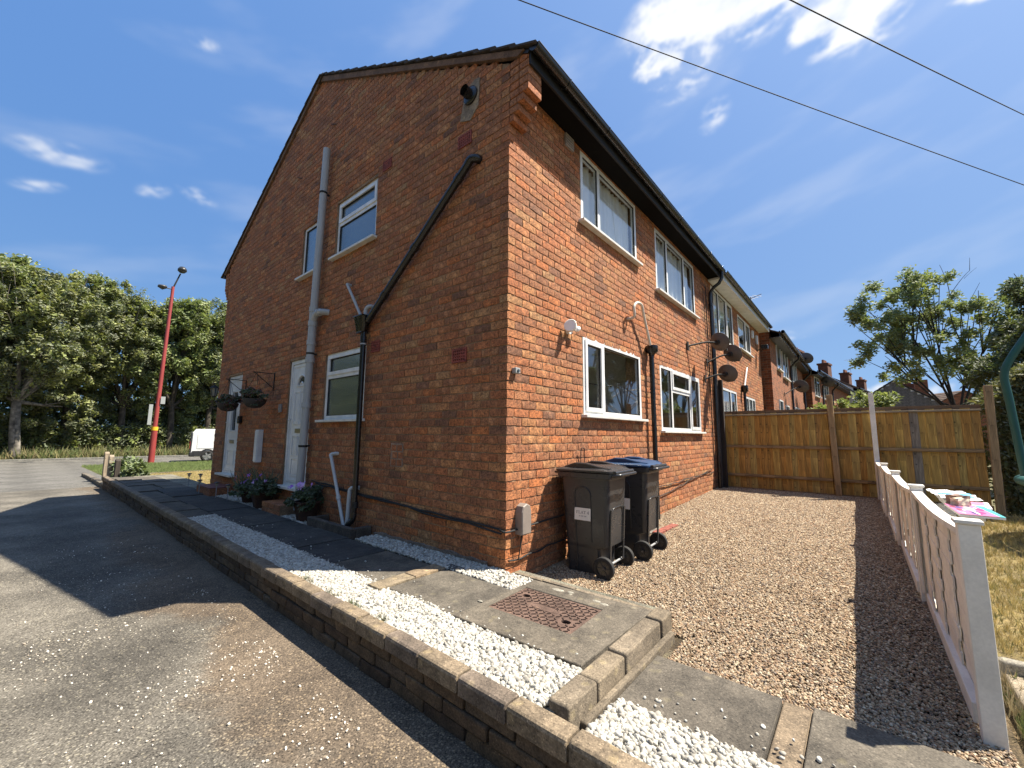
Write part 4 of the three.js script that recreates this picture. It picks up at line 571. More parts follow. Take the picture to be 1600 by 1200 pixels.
// ---------- back fence of upright boards ----------
{
  const f = thing('wooden_fence', 'tall golden-brown board fence with leaning posts across the yard end', 'fence'), R = rng(301);
  const tones = [[0.40, 0.215, 0.050], [0.44, 0.245, 0.062], [0.37, 0.195, 0.044], [0.46, 0.27, 0.08], [0.38, 0.22, 0.065]].map((c) => woodMat(c.map((v) => Math.min(0.98, v * 2.5)))), grey = woodMat([0.52, 0.44, 0.35]), rail = woodMat([0.66, 0.43, 0.21]);
  const zF = (x) => -7.36 - 0.0 * x; let x = 0.13, i = 0; const geo = [0, 1, 2, 3].map((k) => bx(0.118, 1.63, 0.014, 0, 0, 0, { u: k * 0.37, v: k * 0.6, r: 0.003 }));
  while (x < 4.02) { const m = part('board', geo[Math.floor(R() * 4)], Math.abs(x - 3.22) < 0.07 ? grey : tones[Math.floor(R() * 5)], f); m.position.set(x, 0.93 + (R() - 0.5) * 0.006, zF(x) + (i % 2 ? 0.004 : -0.008)); m.rotation.z = (R() - 0.5) * 0.006; m.rotation.y = (R() - 0.5) * 0.03; x += 0.106; i++; }
  for (const [a, b] of [[0.07, 2.0], [2.1, 4.0]]) for (const y of [0.42, 1.03]) part('rail', span(a, b, y - 0.028, y + 0.028, zF(0) + 0.014, zF(0) + 0.05, { r: 0.008, along: 'x', u: a + y }), rail, f);
  part('capping', [span(0.07, 4.02, 1.69, 1.722, zF(0) - 0.04, zF(0) + 0.045, { r: 0.006, along: 'x' })], woodMat([0.66, 0.52, 0.34]), f); part('top_board', [span(0.07, 4.02, 1.724, 1.80, zF(0) - 0.02, zF(0) + 0.006, { along: 'x' })], woodMat([0.40, 0.25, 0.14]), f); part('gravel_board', [span(0.07, 4.02, -0.02, 0.16, zF(0) + 0.012, zF(0) + 0.034, { along: 'x' })], woodMat([0.46, 0.29, 0.14]), f);
  for (const [px, h, tilt] of [[2.07, 2.06, 0.012], [4.08, 2.1, -0.018]]) { const p = part('post', bx(0.095, h + 0.3, 0.095, 0, (h - 0.3) / 2, 0, { r: 0.006 }), woodMat([0.78, 0.52, 0.26]), f); p.position.set(px, 0, zF(0) + 0.075); p.rotation.z = tilt; }
  // creosoted post against the house wall with ivy stems and cables
  const bp = thing('gate_post', 'dark tarred timber post against the house wall at the fence end', 'post', [0.1, 0, -7.19]); part('post', bx(0.09, 2.6, 0.09, 0.03, 1.2, 0, { r: 0.006 }), woodMat([0.05, 0.035, 0.028]), bp); part('pipe', rod([-0.03, 0, 0.09], [-0.03, 4.6, 0.09], 0.03, 0.03, 10), mat([0.16, 0.12, 0.10], 0.9, { map: rep(barkMap, 0.4) }), bp);
}
// ---------- white basket-weave fence ----------
{
  const f = thing('white_fence', 'white painted woven slat fence with dipped top rails beside the yard', 'fence'), paint = mat([0.84, 0.78, 0.69], 0.62, { map: grimeR, bumpMap: rep1.woodB, bumpScale: 0.0008 }), paint2 = mat([0.86, 0.82, 0.74], 0.55, { map: grimeR, bumpMap: rep1.woodB, bumpScale: 0.0008 }), R = rng(311);
  const posts = [0, -1.83, -3.66, -5.49, -7.22], xf = (z) => 2.815 + 0.022 * z, gy = (z) => gravelY(z);
  posts.forEach((z, i) => { const w = 0.05, y1 = i === 4 ? 2.06 : 0.845; part('post', span(xf(z) - 0.035, xf(z) + w - 0.01, gy(z) - 0.1, y1, z - 0.035 + (i ? 0 : 0.0), z + 0.035, { r: 0.004 }), paint2, f); if (i < 4) part('post_cap', span(xf(z) - 0.045, xf(z) + w + 0.0, y1, y1 + 0.018, z - 0.05, z + 0.042, { r: 0.004 }), paint2, f); });
  for (let p = 0; p < 4; p++) {
    const z0 = posts[p] - 0.04, z1 = posts[p + 1] + 0.04, n = 4, dip = (t) => 0.80 - 0.028 * Math.sin(Math.PI * t), base = gy((z0 + z1) / 2) + 0.10;
    // uprights
    for (let i = 1; i < n; i++) { const z = lerp(z0, z1, i / n), t = i / n; part('batten', span(xf(z) + 0.014, xf(z) + 0.034, base, dip(t) - 0.01, z - 0.07, z - 0.01, { r: 0.003 }), paint, f); }
    // short slats row by row between the uprights, each set with its near end outwards, rows staggered
    const H = 0.064, rows = Math.ceil((0.80 - base) / H); for (let k = 0; k < rows; k++) {
      const y0 = base + k * H, cut = (i) => i === 0 ? 0 : i === n ? 1 : i / n + (k % 2 ? 0.012 : -0.012) + (R() - 0.5) * 0.012; let t0 = 0;
      for (let i = 0; i < n; i++) { const t1 = cut(i + 1), ta = t0, tb = Math.min(1, t1 + 0.055), za = lerp(z0, z1, ta), zb = lerp(z0, z1, tb), top = (t) => Math.min(y0 + H - 0.0006, dip(t) - 0.004), w = 0.004, pos = [];
        const oa = -0.0085 + (R() - 0.5) * 0.005, ob = 0.0075 + (R() - 0.5) * 0.003, P = (t, z, o, dx, up) => [xf(z) + o + dx, up ? Math.max(y0 + 0.001, top(t)) : y0, z];
        const A = [P(ta, za, oa, -w, 0), P(ta, za, oa, -w, 1), P(ta, za, oa, w, 1), P(ta, za, oa, w, 0)], B = [P(tb, zb, ob, -w, 0), P(tb, zb, ob, -w, 1), P(tb, zb, ob, w, 1), P(tb, zb, ob, w, 0)];
        const quad = (p, q, r, u) => pos.push(...p, ...q, ...r, ...p, ...r, ...u); for (let j = 0; j < 4; j++) quad(A[j], A[(j + 1) % 4], B[(j + 1) % 4], B[j]); quad(A[3], A[2], A[1], A[0]); quad(B[0], B[1], B[2], B[3]);
        const g = new THREE.BufferGeometry(); g.setAttribute('position', new THREE.Float32BufferAttribute(pos, 3)); g.computeVertexNormals(); if (top(ta) > y0 + 0.004 || top(tb) > y0 + 0.004) part('slat', metric(g, k * 0.3, i * 0.2), paint, f); t0 = t1;
      }
    }
    const cap = []; for (let i = 0; i < 10; i++) { const t0 = i / 10, t1 = (i + 1) / 10, za = lerp(z0, z1, t0), zb = lerp(z0, z1, t1), a = V(xf(za), dip(t0), za), b = V(xf(zb), dip(t1), zb), g = new THREE.BoxGeometry(0.062, 0.03, a.distanceTo(b) + 0.003); g.applyMatrix4(new THREE.Matrix4().lookAt(a, b, V(0, 1, 0))); cap.push(metric(g.translate((a.x + b.x) / 2, (a.y + b.y) / 2, (a.z + b.z) / 2))); } part('top_rail', cap, paint2, f);
    part('bottom_rail', span(-0.02, 0.02, 0, 0.09, z1, z0, { r: 0.006 }).translate(xf((z0 + z1) / 2) - 0.01, base - 0.085, 0), paint2, f); part('edge_strip', span(-0.028, -0.012, base, 0.79, z0 - 0.03, z0, { r: 0.003 }).translate(xf(z0), 0, 0), paint, f); part('edge_strip', span(-0.028, -0.012, base, 0.79, z1, z1 + 0.03, { r: 0.003 }).translate(xf(z1), 0, 0), paint, f);
  }
}
// ---------- wheeled bins ----------
function wheelieBin(label, pos, turn, lidMat, text2) { // handle and wheels on the local +x side
  const b = thing('wheeled_bin', label, 'bin', pos, turn, 'wheeled bins by the rear wall'), body = mat([0.034, 0.035, 0.038], 0.42, { roughnessMap: rep(roughTex, 0.6), map: grimeR });
  const sect = (y, hx, hz, r, ox = 0) => { const o = []; for (const [sx, sz, a0] of [[1, 1, 0], [-1, 1, 1], [-1, -1, 2], [1, -1, 3]]) for (let i = 0; i <= 4; i++) { const a = (a0 + i / 4) * Math.PI / 2; o.push([ox + sx * (hx - r) + r * Math.cos(a), y, sz * (hz - r) + r * Math.sin(a)]); } return o; };
  const loft = (rings, cap = true) => { const n = rings[0].length, pos = [], idx = []; rings.forEach((r) => r.forEach((p) => pos.push(...p))); for (let k = 0; k + 1 < rings.length; k++) for (let i = 0; i < n; i++) { const a = k * n + i, c = k * n + (i + 1) % n; idx.push(a, a + n, c, c, a + n, c + n); } if (cap) for (const [k, s] of [[0, 1], [rings.length - 1, -1]]) for (let i = 1; i + 1 < n; i++) s > 0 ? idx.push(k * n, k * n + i, k * n + i + 1) : idx.push(k * n, k * n + i + 1, k * n + i); const g = new THREE.BufferGeometry(); g.setAttribute('position', new THREE.Float32BufferAttribute(pos, 3)); g.setIndex(idx); const q = g.toNonIndexed(); q.computeVertexNormals(); return metric(q); };
  // lower part is notched for the wheels
  part('body', loft([sect(0.0, 0.165, 0.175, 0.035, -0.045), sect(0.02, 0.172, 0.18, 0.04, -0.045), sect(0.24, 0.18, 0.19, 0.04, -0.04), sect(0.27, 0.222, 0.195, 0.04, 0.0), sect(0.88, 0.252, 0.228, 0.045), sect(0.90, 0.257, 0.232, 0.045)]), body, b);
  part('rim', loft([sect(0.895, 0.262, 0.238, 0.04), sect(0.90, 0.285, 0.252, 0.03), sect(0.945, 0.288, 0.255, 0.03), sect(0.948, 0.27, 0.24, 0.03)]), body, b);
  part('front_lip', [span(-0.335, -0.275, 0.925, 0.948, -0.22, 0.22, { r: 0.01, seg: 2 }), span(-0.30, -0.27, 0.88, 0.93, -0.2, 0.2, { r: 0.01 })], body, b);
  // raised arch panels on the two sides, recess rib on the back
  for (const s of [1, -1]) { const a = []; a.push(V(-0.095, 0.03, s * 0.186)); a.push(V(-0.105, 0.74, s * 0.2245)); for (let i = 1; i < 9; i++) { const t = i / 9 * Math.PI; a.push(V(-0.02 - 0.085 * Math.cos(t), 0.74 + 0.075 * Math.sin(t), s * 0.2275)); } a.push(V(0.065, 0.74, s * 0.2245)); a.push(V(0.06, 0.30, s * 0.200)); part('side_rib', tube(a, 0.005, 6, false, false), body, b); }
  part('back_rib', tube([[0.225, 0.28, -0.13], [0.236, 0.5, -0.135], [0.240, 0.58, -0.125], [0.241, 0.615, -0.09], [0.242, 0.62, 0], [0.241, 0.615, 0.09], [0.240, 0.58, 0.125], [0.236, 0.5, 0.135], [0.225, 0.28, 0.13]], 0.006, 6), body, b);
  part('back_leg', [bx(0.012, 0.5, 0.028, 0.235, 0.36, 0.155, { rz: -0.05 }), bx(0.012, 0.5, 0.028, 0.235, 0.36, -0.155, { rz: -0.05 })], body, b);
  const lid = sub('lid', b), lg = loft([sect(0.955, 0.300, 0.262, 0.05, -0.01), sect(0.972, 0.300, 0.262, 0.05, -0.01), sect(0.985, 0.275, 0.24, 0.06, -0.005), sect(1.003, 0.22, 0.19, 0.07, 0.0), sect(1.012, 0.15, 0.13, 0.06, 0.02)]); part('shell', lg, lidMat, lid);
  const ridge = (z) => extr([[-0.29, 0.965], [-0.2, 1.0], [-0.1, 1.032], [0.02, 1.03], [0.14, 1.005], [0.25, 0.99], [0.25, 0.965]], 0.045, 0.008).translate(0, 0, z - 0.022); part('ridge', [ridge(0.185), ridge(-0.185)], lidMat, lid);
  part('lid_grip', [span(-0.335, -0.28, 0.955, 0.975, -0.15, 0.15, { r: 0.008 })], lidMat, lid);
  part('hinge', [rod([0.315, 0.957, -0.225], [0.315, 0.957, 0.225], 0.019, 0.019, 14), ...[-0.17, 0, 0.17].map((z) => span(0.24, 0.32, 0.935, 0.975, z - 0.025, z + 0.025, { r: 0.01 }))], body, b);
  part('handle', [tube([[0.26, 0.93, -0.21], [0.33, 0.935, -0.215], [0.358, 0.94, -0.19], [0.36, 0.94, 0], [0.358, 0.94, 0.19], [0.33, 0.935, 0.215], [0.26, 0.93, 0.21]], 0.015, 10)], body, b);
  part('axle', rod([0.20, 0.1, -0.27], [0.20, 0.1, 0.27], 0.011, 0.011, 12), galv, b);
  for (const z of [-0.245, 0.245]) { const w = sub('wheel', b); part('tyre', lathe([[0.065, -0.022], [0.092, -0.024], [0.1, -0.016], [0.1, 0.016], [0.092, 0.024], [0.065, 0.022]], 26).rotateX(Math.PI / 2).translate(0.20, 0.1, z), rubber, w); part('hub', [new THREE.CylinderGeometry(0.068, 0.068, 0.022, 24).rotateX(Math.PI / 2).translate(0.20, 0.1, z), new THREE.CylinderGeometry(0.02, 0.026, 0.05, 14).rotateX(Math.PI / 2).translate(0.20, 0.1, z), ...[0, 1, 2, 3, 4, 5].map((k) => { const a = k / 6 * 6.283; return bx(0.045, 0.008, 0.034, 0.20 + 0.045 * Math.cos(a), 0.1 + 0.045 * Math.sin(a), z, { rz: a }); })], body, w); }
  const cv = document.createElement('canvas'); cv.width = 256; cv.height = 192; const c = cv.getContext('2d'); c.fillStyle = '#d9d7d0'; c.fillRect(0, 0, 256, 192); c.fillStyle = '#26262a'; c.textAlign = 'center'; c.font = '62px serif'; c.fillText(text2 ? '4' : 'FLAT 4', 128, 92); c.font = '24px serif'; if (!text2) for (const [q, l] of [[70, 26], [102, 44], [152, 40]]) { c.fillRect(q, 120, l, 3); c.fillRect(q + 4, 127, l - 8, 3); c.fillRect(q, 134, l - 4, 2); }
  const t = new THREE.CanvasTexture(cv); t.colorSpace = THREE.SRGBColorSpace; const lab = new THREE.PlaneGeometry(0.17, 0.115).rotateX(-0.055); part('label', lab.translate(-0.02, 0.555, 0.2245), mat([1, 1, 1], 0.5, { map: t }), b);
  return b;
}
const binGrey = mat([0.034, 0.035, 0.037], 0.38, { map: grimeR, roughnessMap: rep(roughTex, 0.6) }), binBlue = mat([0.022, 0.060, 0.14], 0.38, { map: grimeR });
wheelieBin('black wheeled bin with grey lid and white paper label, nearer the corner', [0.37, -0.068, -0.93], 0.06, binGrey, false);
wheelieBin('black wheeled bin with dark blue lid, partly behind the grey-lidded one', [0.44, -0.045, -1.66], 0.05, binBlue, true);
// ---------- things on the walls ----------
function dish(label, at, r, dir, wallAt) { // satellite dish: pan, arm, feed
  const d = thing('satellite_dish', label, 'satellite dish', [0, 0, 0], 0, 'satellite dishes on the houses'), A = V(...at), N = V(...dir).normalize(), Q = new THREE.Quaternion().setFromUnitVectors(V(0, 0, 1), N), m = mat([0.105, 0.095, 0.088], 0.7, { map: grimeR });
  const pan = new THREE.SphereGeometry(1.6 * r, 30, 8, 0, Math.PI * 2, 0, 0.68).rotateX(-Math.PI / 2).translate(0, 0, 1.6 * r).scale(0.93, 1.05, 1).applyQuaternion(Q).translate(A.x, A.y, A.z); part('pan', [pan, new THREE.TorusGeometry(1.6 * r * Math.sin(0.68), 0.008, 6, 36).scale(0.93, 1.05, 1).translate(0, 0, 1.6 * r * (1 - Math.cos(0.68))).applyQuaternion(Q).translate(A.x, A.y, A.z)], m, d);
  const feed = A.clone().addScaledVector(N, r * 1.35).add(V(0, -r * 0.95, 0)); const low = A.clone().add(V(0, -r * 0.9, 0)).addScaledVector(N, r * 0.25); part('arm', [rod(low, feed, 0.011, 0.011, 8)], m, d); part('feed_horn', [rod(feed, feed.clone().addScaledVector(A.clone().sub(feed).normalize(), 0.09), 0.03, 0.024, 12), new THREE.BoxGeometry(0.05, 0.06, 0.05).translate(feed.x, feed.y, feed.z)], rubber, d);
  const B = A.clone().addScaledVector(N, -0.05), Wl = V(...wallAt); part('bracket', [rod(A.clone().addScaledVector(N, 0.01), B, 0.05, 0.05, 12), tube([B, B.clone().lerp(Wl, 0.35).add(V(0, 0.03, 0)), Wl], 0.018, 8), new THREE.BoxGeometry(0.02, 0.16, 0.08).translate(Wl.x, Wl.y, Wl.z)], ironBlack, d); return d;
}
dish('highest of three brown satellite dishes, on a long arm from the end house', [0.42, 3.10, -5.92], 0.19, [0.35, 0.25, -0.85], [0.02, 2.98, -5.35]);
dish('middle of three brown satellite dishes at the joint of the two houses', [0.42, 3.03, -6.98], 0.20, [0.38, 0.3, -0.85], [0.03, 2.83, -6.6]);
dish('lowest of three brown satellite dishes at the joint of the two houses', [0.36, 2.56, -6.72], 0.20, [0.32, 0.3, -0.85], [0.03, 2.45, -6.4]);
dish('brown satellite dish low on the farther brick terrace', [0.75, 3.22, -16.9], 0.27, [0.4, 0.3, -0.8], [0.3, 2.9, -16.3]);
dish('small dark satellite dish high on the farther brick terrace', [0.75, 4.88, -20.4], 0.27, [0.4, 0.3, -0.8], [0.3, 4.6, -20]);
dish('dark satellite dish on the brown-roofed terrace beyond', [1.2, 4.35, -26.4], 0.32, [0.4, 0.3, -0.8], [0.7, 4.1, -26]);
{
  const f = thing('flood_light', 'white round security light on the sunny wall above the window corner', 'wall light', [0, 2.42, -1.06]), w = mat([0.82, 0.82, 0.80], 0.35);
  part('base', new THREE.CylinderGeometry(0.055, 0.06, 0.05, 18).rotateZ(Math.PI / 2).translate(0.025, 0, 0.02), w, f); part('head', [lathe([[0, 0.10], [0.045, 0.095], [0.085, 0.05], [0.09, 0], [0.082, 0], [0.07, 0.04], [0, 0.07]], 24).rotateX(-Math.PI / 2 - 0.25).rotateY(0.25).translate(0.13, 0.03, 0.16)], w, f); part('lens', new THREE.CircleGeometry(0.08, 22).rotateY(0.25).rotateX(-0.2).translate(0.13, 0.022, 0.168), mat([0.85, 0.85, 0.82], 0.15), f); part('arm', [rod([0.04, 0, 0.02], [0.12, 0.02, 0.1], 0.018, 0.018, 10)], w, f); part('motion_sensor', [lathe([[0, 0.05], [0.03, 0.04], [0.04, 0], [0.035, -0.05], [0, -0.06]], 16).rotateX(-1.2).translate(0.1, 0.03, -0.09), rod([0.04, 0, 0], [0.09, 0.02, -0.06], 0.016, 0.016, 8)], w, f);
  f.scale.setScalar(0.8);
  const s = thing('wall_sensor', 'small grey sensor box on the sunny wall by the corner', 'sensor', [0, 1.835, -0.1]); part('box', span(0, 0.05, -0.025, 0.03, -0.035, 0.035, { r: 0.006 }), mat([0.28, 0.29, 0.29], 0.5), s); part('lens', new THREE.CylinderGeometry(0.015, 0.015, 0.01, 12).rotateZ(Math.PI / 2).translate(0.052, 0.0, 0), nightGlass, s);
  const c = thing('cable_cover', 'beige plastic cable hood low on the corner of the house', 'cable box', [0, 0.37, -0.2]); const hood = extr([[-0.06, -0.02], [0.06, -0.02], [0.06, 0.17], [0.045, 0.215], [0, 0.235], [-0.045, 0.215], [-0.06, 0.17]], 0.075, 0.008).rotateY(RY); part('hood', hood, mat([0.26, 0.22, 0.19], 0.6, { map: grimeR }), c); part('tail', tube([[0.04, 0, 0.02], [0.05, -0.1, 0.05], [0.03, -0.25, 0.06]], 0.006, 6), rubber, c);
  const cb = (pts, label, r = 0.009) => { const m = part(numbered('cable'), pts.map((q) => tube(q, r, 7)), rubber, scene); m.userData = { label, category: 'cable' }; return m; };
  const wob = (a, b, n, amp, z, seed) => { const R = rng(seed), o = []; for (let i = 0; i <= n; i++) { const t = i / n; o.push([lerp(a[0], b[0], t), lerp(a[1], b[1], t) + (R() - 0.5) * amp, z + R() * 0.01]); } return o; };
  cb([wob([-3.75, 0.55], [-0.03, 0.395], 16, 0.02, 0.016, 1), wob([-3.6, 0.525], [-0.03, 0.375], 16, 0.02, 0.022, 2), [[-0.05, 0.39, 0.02], [0.02, 0.385, 0.022], [0.025, 0.385, -0.02], [0.02, 0.39, -0.2], [0.02, 0.40, -0.5], [0.02, 0.41, -0.9]]], 'pair of black cables clipped along the foot of the gable wall');
  const rb = (z0, y0, z1, y1, n, seed) => { const R = rng(seed), o = []; for (let i = 0; i <= n; i++) { const t = i / n; o.push([0.018, lerp(y0, y1, t) + (R() - 0.5) * 0.03, lerp(z0, z1, t)]); } return o; };
  cb([rb(-0.02, 0.13, -1.2, 0.17, 8, 3)], 'lower black cable sagging behind the bins', 0.008); cb([rb(-3.4, 0.30, -6.6, 0.55, 14, 4), rb(-3.6, 0.45, -6.7, 0.50, 14, 5)], 'tangle of dark cables low on the rear wall by the fence', 0.007);
  cb([[[0.04, 0.9, -1.3], [0.05, 1.08, -1.3], [0.05, 1.1, -1.27], [0.04, 1.09, -1.25], [0.04, 0.7, -1.25]]], 'thin black wire loop sticking up behind the grey-lidded bin', 0.005);
  cb([[[0.02, 4.6, -6.8], [0.02, 3, -6.83], [0.02, 1.6, -6.8], [0.02, 0.4, -6.82]], [[0.02, 4.5, -6.6], [0.025, 2.6, -6.58], [0.02, 2.45, -6.4]]], 'black aerial cables running down beside the rainwater pipe', 0.007);
  const me = thing('meter_box', 'narrow white meter box low on the gable between the doors', 'meter box', [-5.86, 0.72, 0.0]); part('case', span(-0.07, 0.07, 0, 0.58, 0.001, 0.09, { r: 0.008 }), upvc, me); part('cover', span(-0.06, 0.065, 0.02, 0.56, 0.09, 0.10, { r: 0.005 }), upvc, me);
  const be = thing('door_bell', 'small grey doorbell box beside the fanlight door', 'doorbell', [-5.1, 1.66, 0]); part('case', span(-0.055, 0.055, -0.07, 0.07, 0.001, 0.03, { r: 0.008 }), mat([0.22, 0.2, 0.19], 0.5), be); part('button', new THREE.CylinderGeometry(0.018, 0.018, 0.012, 14).rotateX(Math.PI / 2).translate(0, -0.02, 0.034), galv, be);
  const kb = thing('key_box', 'small black key box beside the glass panelled door', 'key box', [-7.02, 1.5, 0]); part('case', span(-0.05, 0.05, -0.075, 0.075, 0.001, 0.06, { r: 0.01 }), blackPvc, kb); part('face', span(-0.035, 0.035, -0.05, 0.04, 0.06, 0.066), mat([0.08, 0.08, 0.08], 0.3), kb);
}
// ---------- foliage ----------
function leafGeo(n, len, wid, seed, spread = 1) { // a sprig of n leaves about a point
  const R = rng(seed), out = []; for (let i = 0; i < n; i++) { const g = new THREE.BufferGeometry(), L = len * (0.7 + 0.6 * R()), w = wid * (0.7 + 0.6 * R()); g.setAttribute('position', new THREE.Float32BufferAttribute([0, 0, 0, w, 0.02 * L, L * 0.45, 0, -0.03 * L, L, 0, 0, 0, 0, -0.03 * L, L, -w, 0.02 * L, L * 0.45], 3)); g.rotateX((R() - 0.5) * 1.8); g.rotateY(R() * 6.283); g.rotateZ((R() - 0.5) * 1.2); g.translate((R() - 0.5) * spread * len, (R() - 0.5) * spread * len, (R() - 0.5) * spread * len); g.computeVertexNormals(); out.push(g); }
  const m = mergeGeometries(out); m.setAttribute('uv', new THREE.Float32BufferAttribute(new Float32Array(m.attributes.position.count * 2), 2)); return m;
}
const leafMat = mat([1, 1, 1], 0.85, { transmission: 0.48, thickness: 0 });
function foliage(name, parent, spots, geo, palette, seed, material = leafMat, scale = 1) { // spots: [x, y, z, size]
  const R = rng(seed), m = new THREE.InstancedMesh(geo, material, spots.length), M = new THREE.Matrix4(), Q = new THREE.Quaternion(), E = new THREE.Euler(), c = new THREE.Color();
  spots.forEach(([x, y, z, s], i) => { E.set((R() - 0.5) * 1.6, R() * 6.283, (R() - 0.5) * 1.6); const k = s * scale * (0.7 + 0.6 * R()); M.compose(V(x, y, z), Q.setFromEuler(E), V(k, k, k)); m.setMatrixAt(i, M); const q = palette[Math.floor(R() * palette.length)], w = 0.75 + 0.5 * R(); m.setColorAt(i, c.setRGB(q[0] * w, q[1] * w, q[2] * w)); });
  m.name = name; m.userData.kind = 'stuff'; m.castShadow = m.receiveShadow = true; parent.add(m); return m;
}
function lobes(R, list, n, shell = 0.62, size = 1) { // points through ellipsoids, more towards the outside, in clumps
  const out = [], vol = list.map((l) => l[3] * l[4] * l[5]), tot = vol.reduce((a, b) => a + b); list.forEach((l, li) => { const cnt = Math.round(n * vol[li] / tot), clumps = Math.max(8, Math.round(cnt / 26)); for (let c = 0; c < clumps; c++) { let x, y, z, d; do { x = R() * 2 - 1; y = R() * 2 - 1; z = R() * 2 - 1; d = Math.hypot(x, y, z); } while (d > 1 || d < 0.2); const rr = lerp(Math.pow(R(), 0.33), 1, shell * R()) / d; x *= rr; y *= rr; z *= rr; const w = fbm(x * 1.7 + li, y * 1.7, z * 1.7, 3), k = 1 + 0.55 * w; const cs = (0.10 + 0.13 * R()); for (let i = 0; i < cnt / clumps; i++) { const g = () => (R() + R() + R() - 1.5) / 1.1; out.push([l[0] + (x * k + g() * cs) * l[3], l[1] + (y * k + g() * cs * 0.8) * l[4], l[2] + (z * k + g() * cs) * l[5], size]); } } }); return out;
}
function limb(R, a, b, r0, r1, bend = 0.12) { const A = V(...a), B = V(...b), L = A.distanceTo(B), mid = A.clone().lerp(B, 0.5).add(V((R() - 0.5) * L * bend, (R() - 0.3) * L * bend, (R() - 0.5) * L * bend)); const c = new THREE.QuadraticBezierCurve3(A, mid, B), seg = 6, g = new THREE.TubeGeometry(c, seg, 1, 7, false), p = g.attributes.position; for (let i = 0; i <= seg; i++) { const ct = c.getPoint(i / seg), r = lerp(r0, r1, i / seg); for (let j = 0; j <= 7; j++) { const k = i * 8 + j; p.setXYZ(k, ct.x + (p.getX(k) - ct.x) * r, ct.y + (p.getY(k) - ct.y) * r, ct.z + (p.getZ(k) - ct.z) * r); } } return g; }
const bark = mat([0.20, 0.165, 0.125], 0.95, { map: barkMap }), barkPale = mat([0.50, 0.45, 0.38], 0.95, { map: barkMap });
function tree(name, label, base, crownLobes, n, palette, o = {}) {
  const t = thing(name, label, 'tree', base, 0, o.group), R = rng(o.seed ?? 1), limbs = [], fork = o.fork ?? [0, crownLobes[0][1] * 0.45, 0];
  const tr = limb(R, [0, -0.5, 0], fork, o.r ?? 0.22, (o.r ?? 0.22) * 0.72, 0.1);
  part('trunk', [tr], o.bark ?? bark, t);
  crownLobes.forEach((l) => { limbs.push(limb(R, fork, [l[0], l[1], l[2]], (o.r ?? 0.22) * (o.size ? 0.36 : 0.5), o.size ? 0.012 : 0.035)); for (let i = 0; i < (o.twigs ?? 3); i++) limbs.push(limb(R, [lerp(fork[0], l[0], 0.6), lerp(fork[1], l[1], 0.6), lerp(fork[2], l[2], 0.6)], [l[0] + (R() - 0.5) * 1.6 * l[3], l[1] + (R() - 0.2) * 1.3 * l[4], l[2] + (R() - 0.5) * 1.6 * l[5]], o.twigR ?? 0.04, 0.006)); });
  part('limbs', limbs, o.bark ?? bark, t);
  foliage('crown', t, lobes(R, crownLobes, n, o.shell ?? 0.62), o.leaf, palette, (o.seed ?? 1) + 50, leafMat, o.scale ?? 1); if (o.size) t.scale.setScalar(o.size); return t;
}
const G = { sun: [[0.25, 0.30, 0.065], [0.21, 0.265, 0.06], [0.28, 0.325, 0.085], [0.17, 0.22, 0.05], [0.26, 0.285, 0.075]], dark: [[0.12, 0.165, 0.045], [0.145, 0.195, 0.05], [0.10, 0.14, 0.04]], grey: [[0.15, 0.185, 0.10], [0.125, 0.165, 0.08], [0.17, 0.20, 0.115], [0.10, 0.14, 0.06]] };
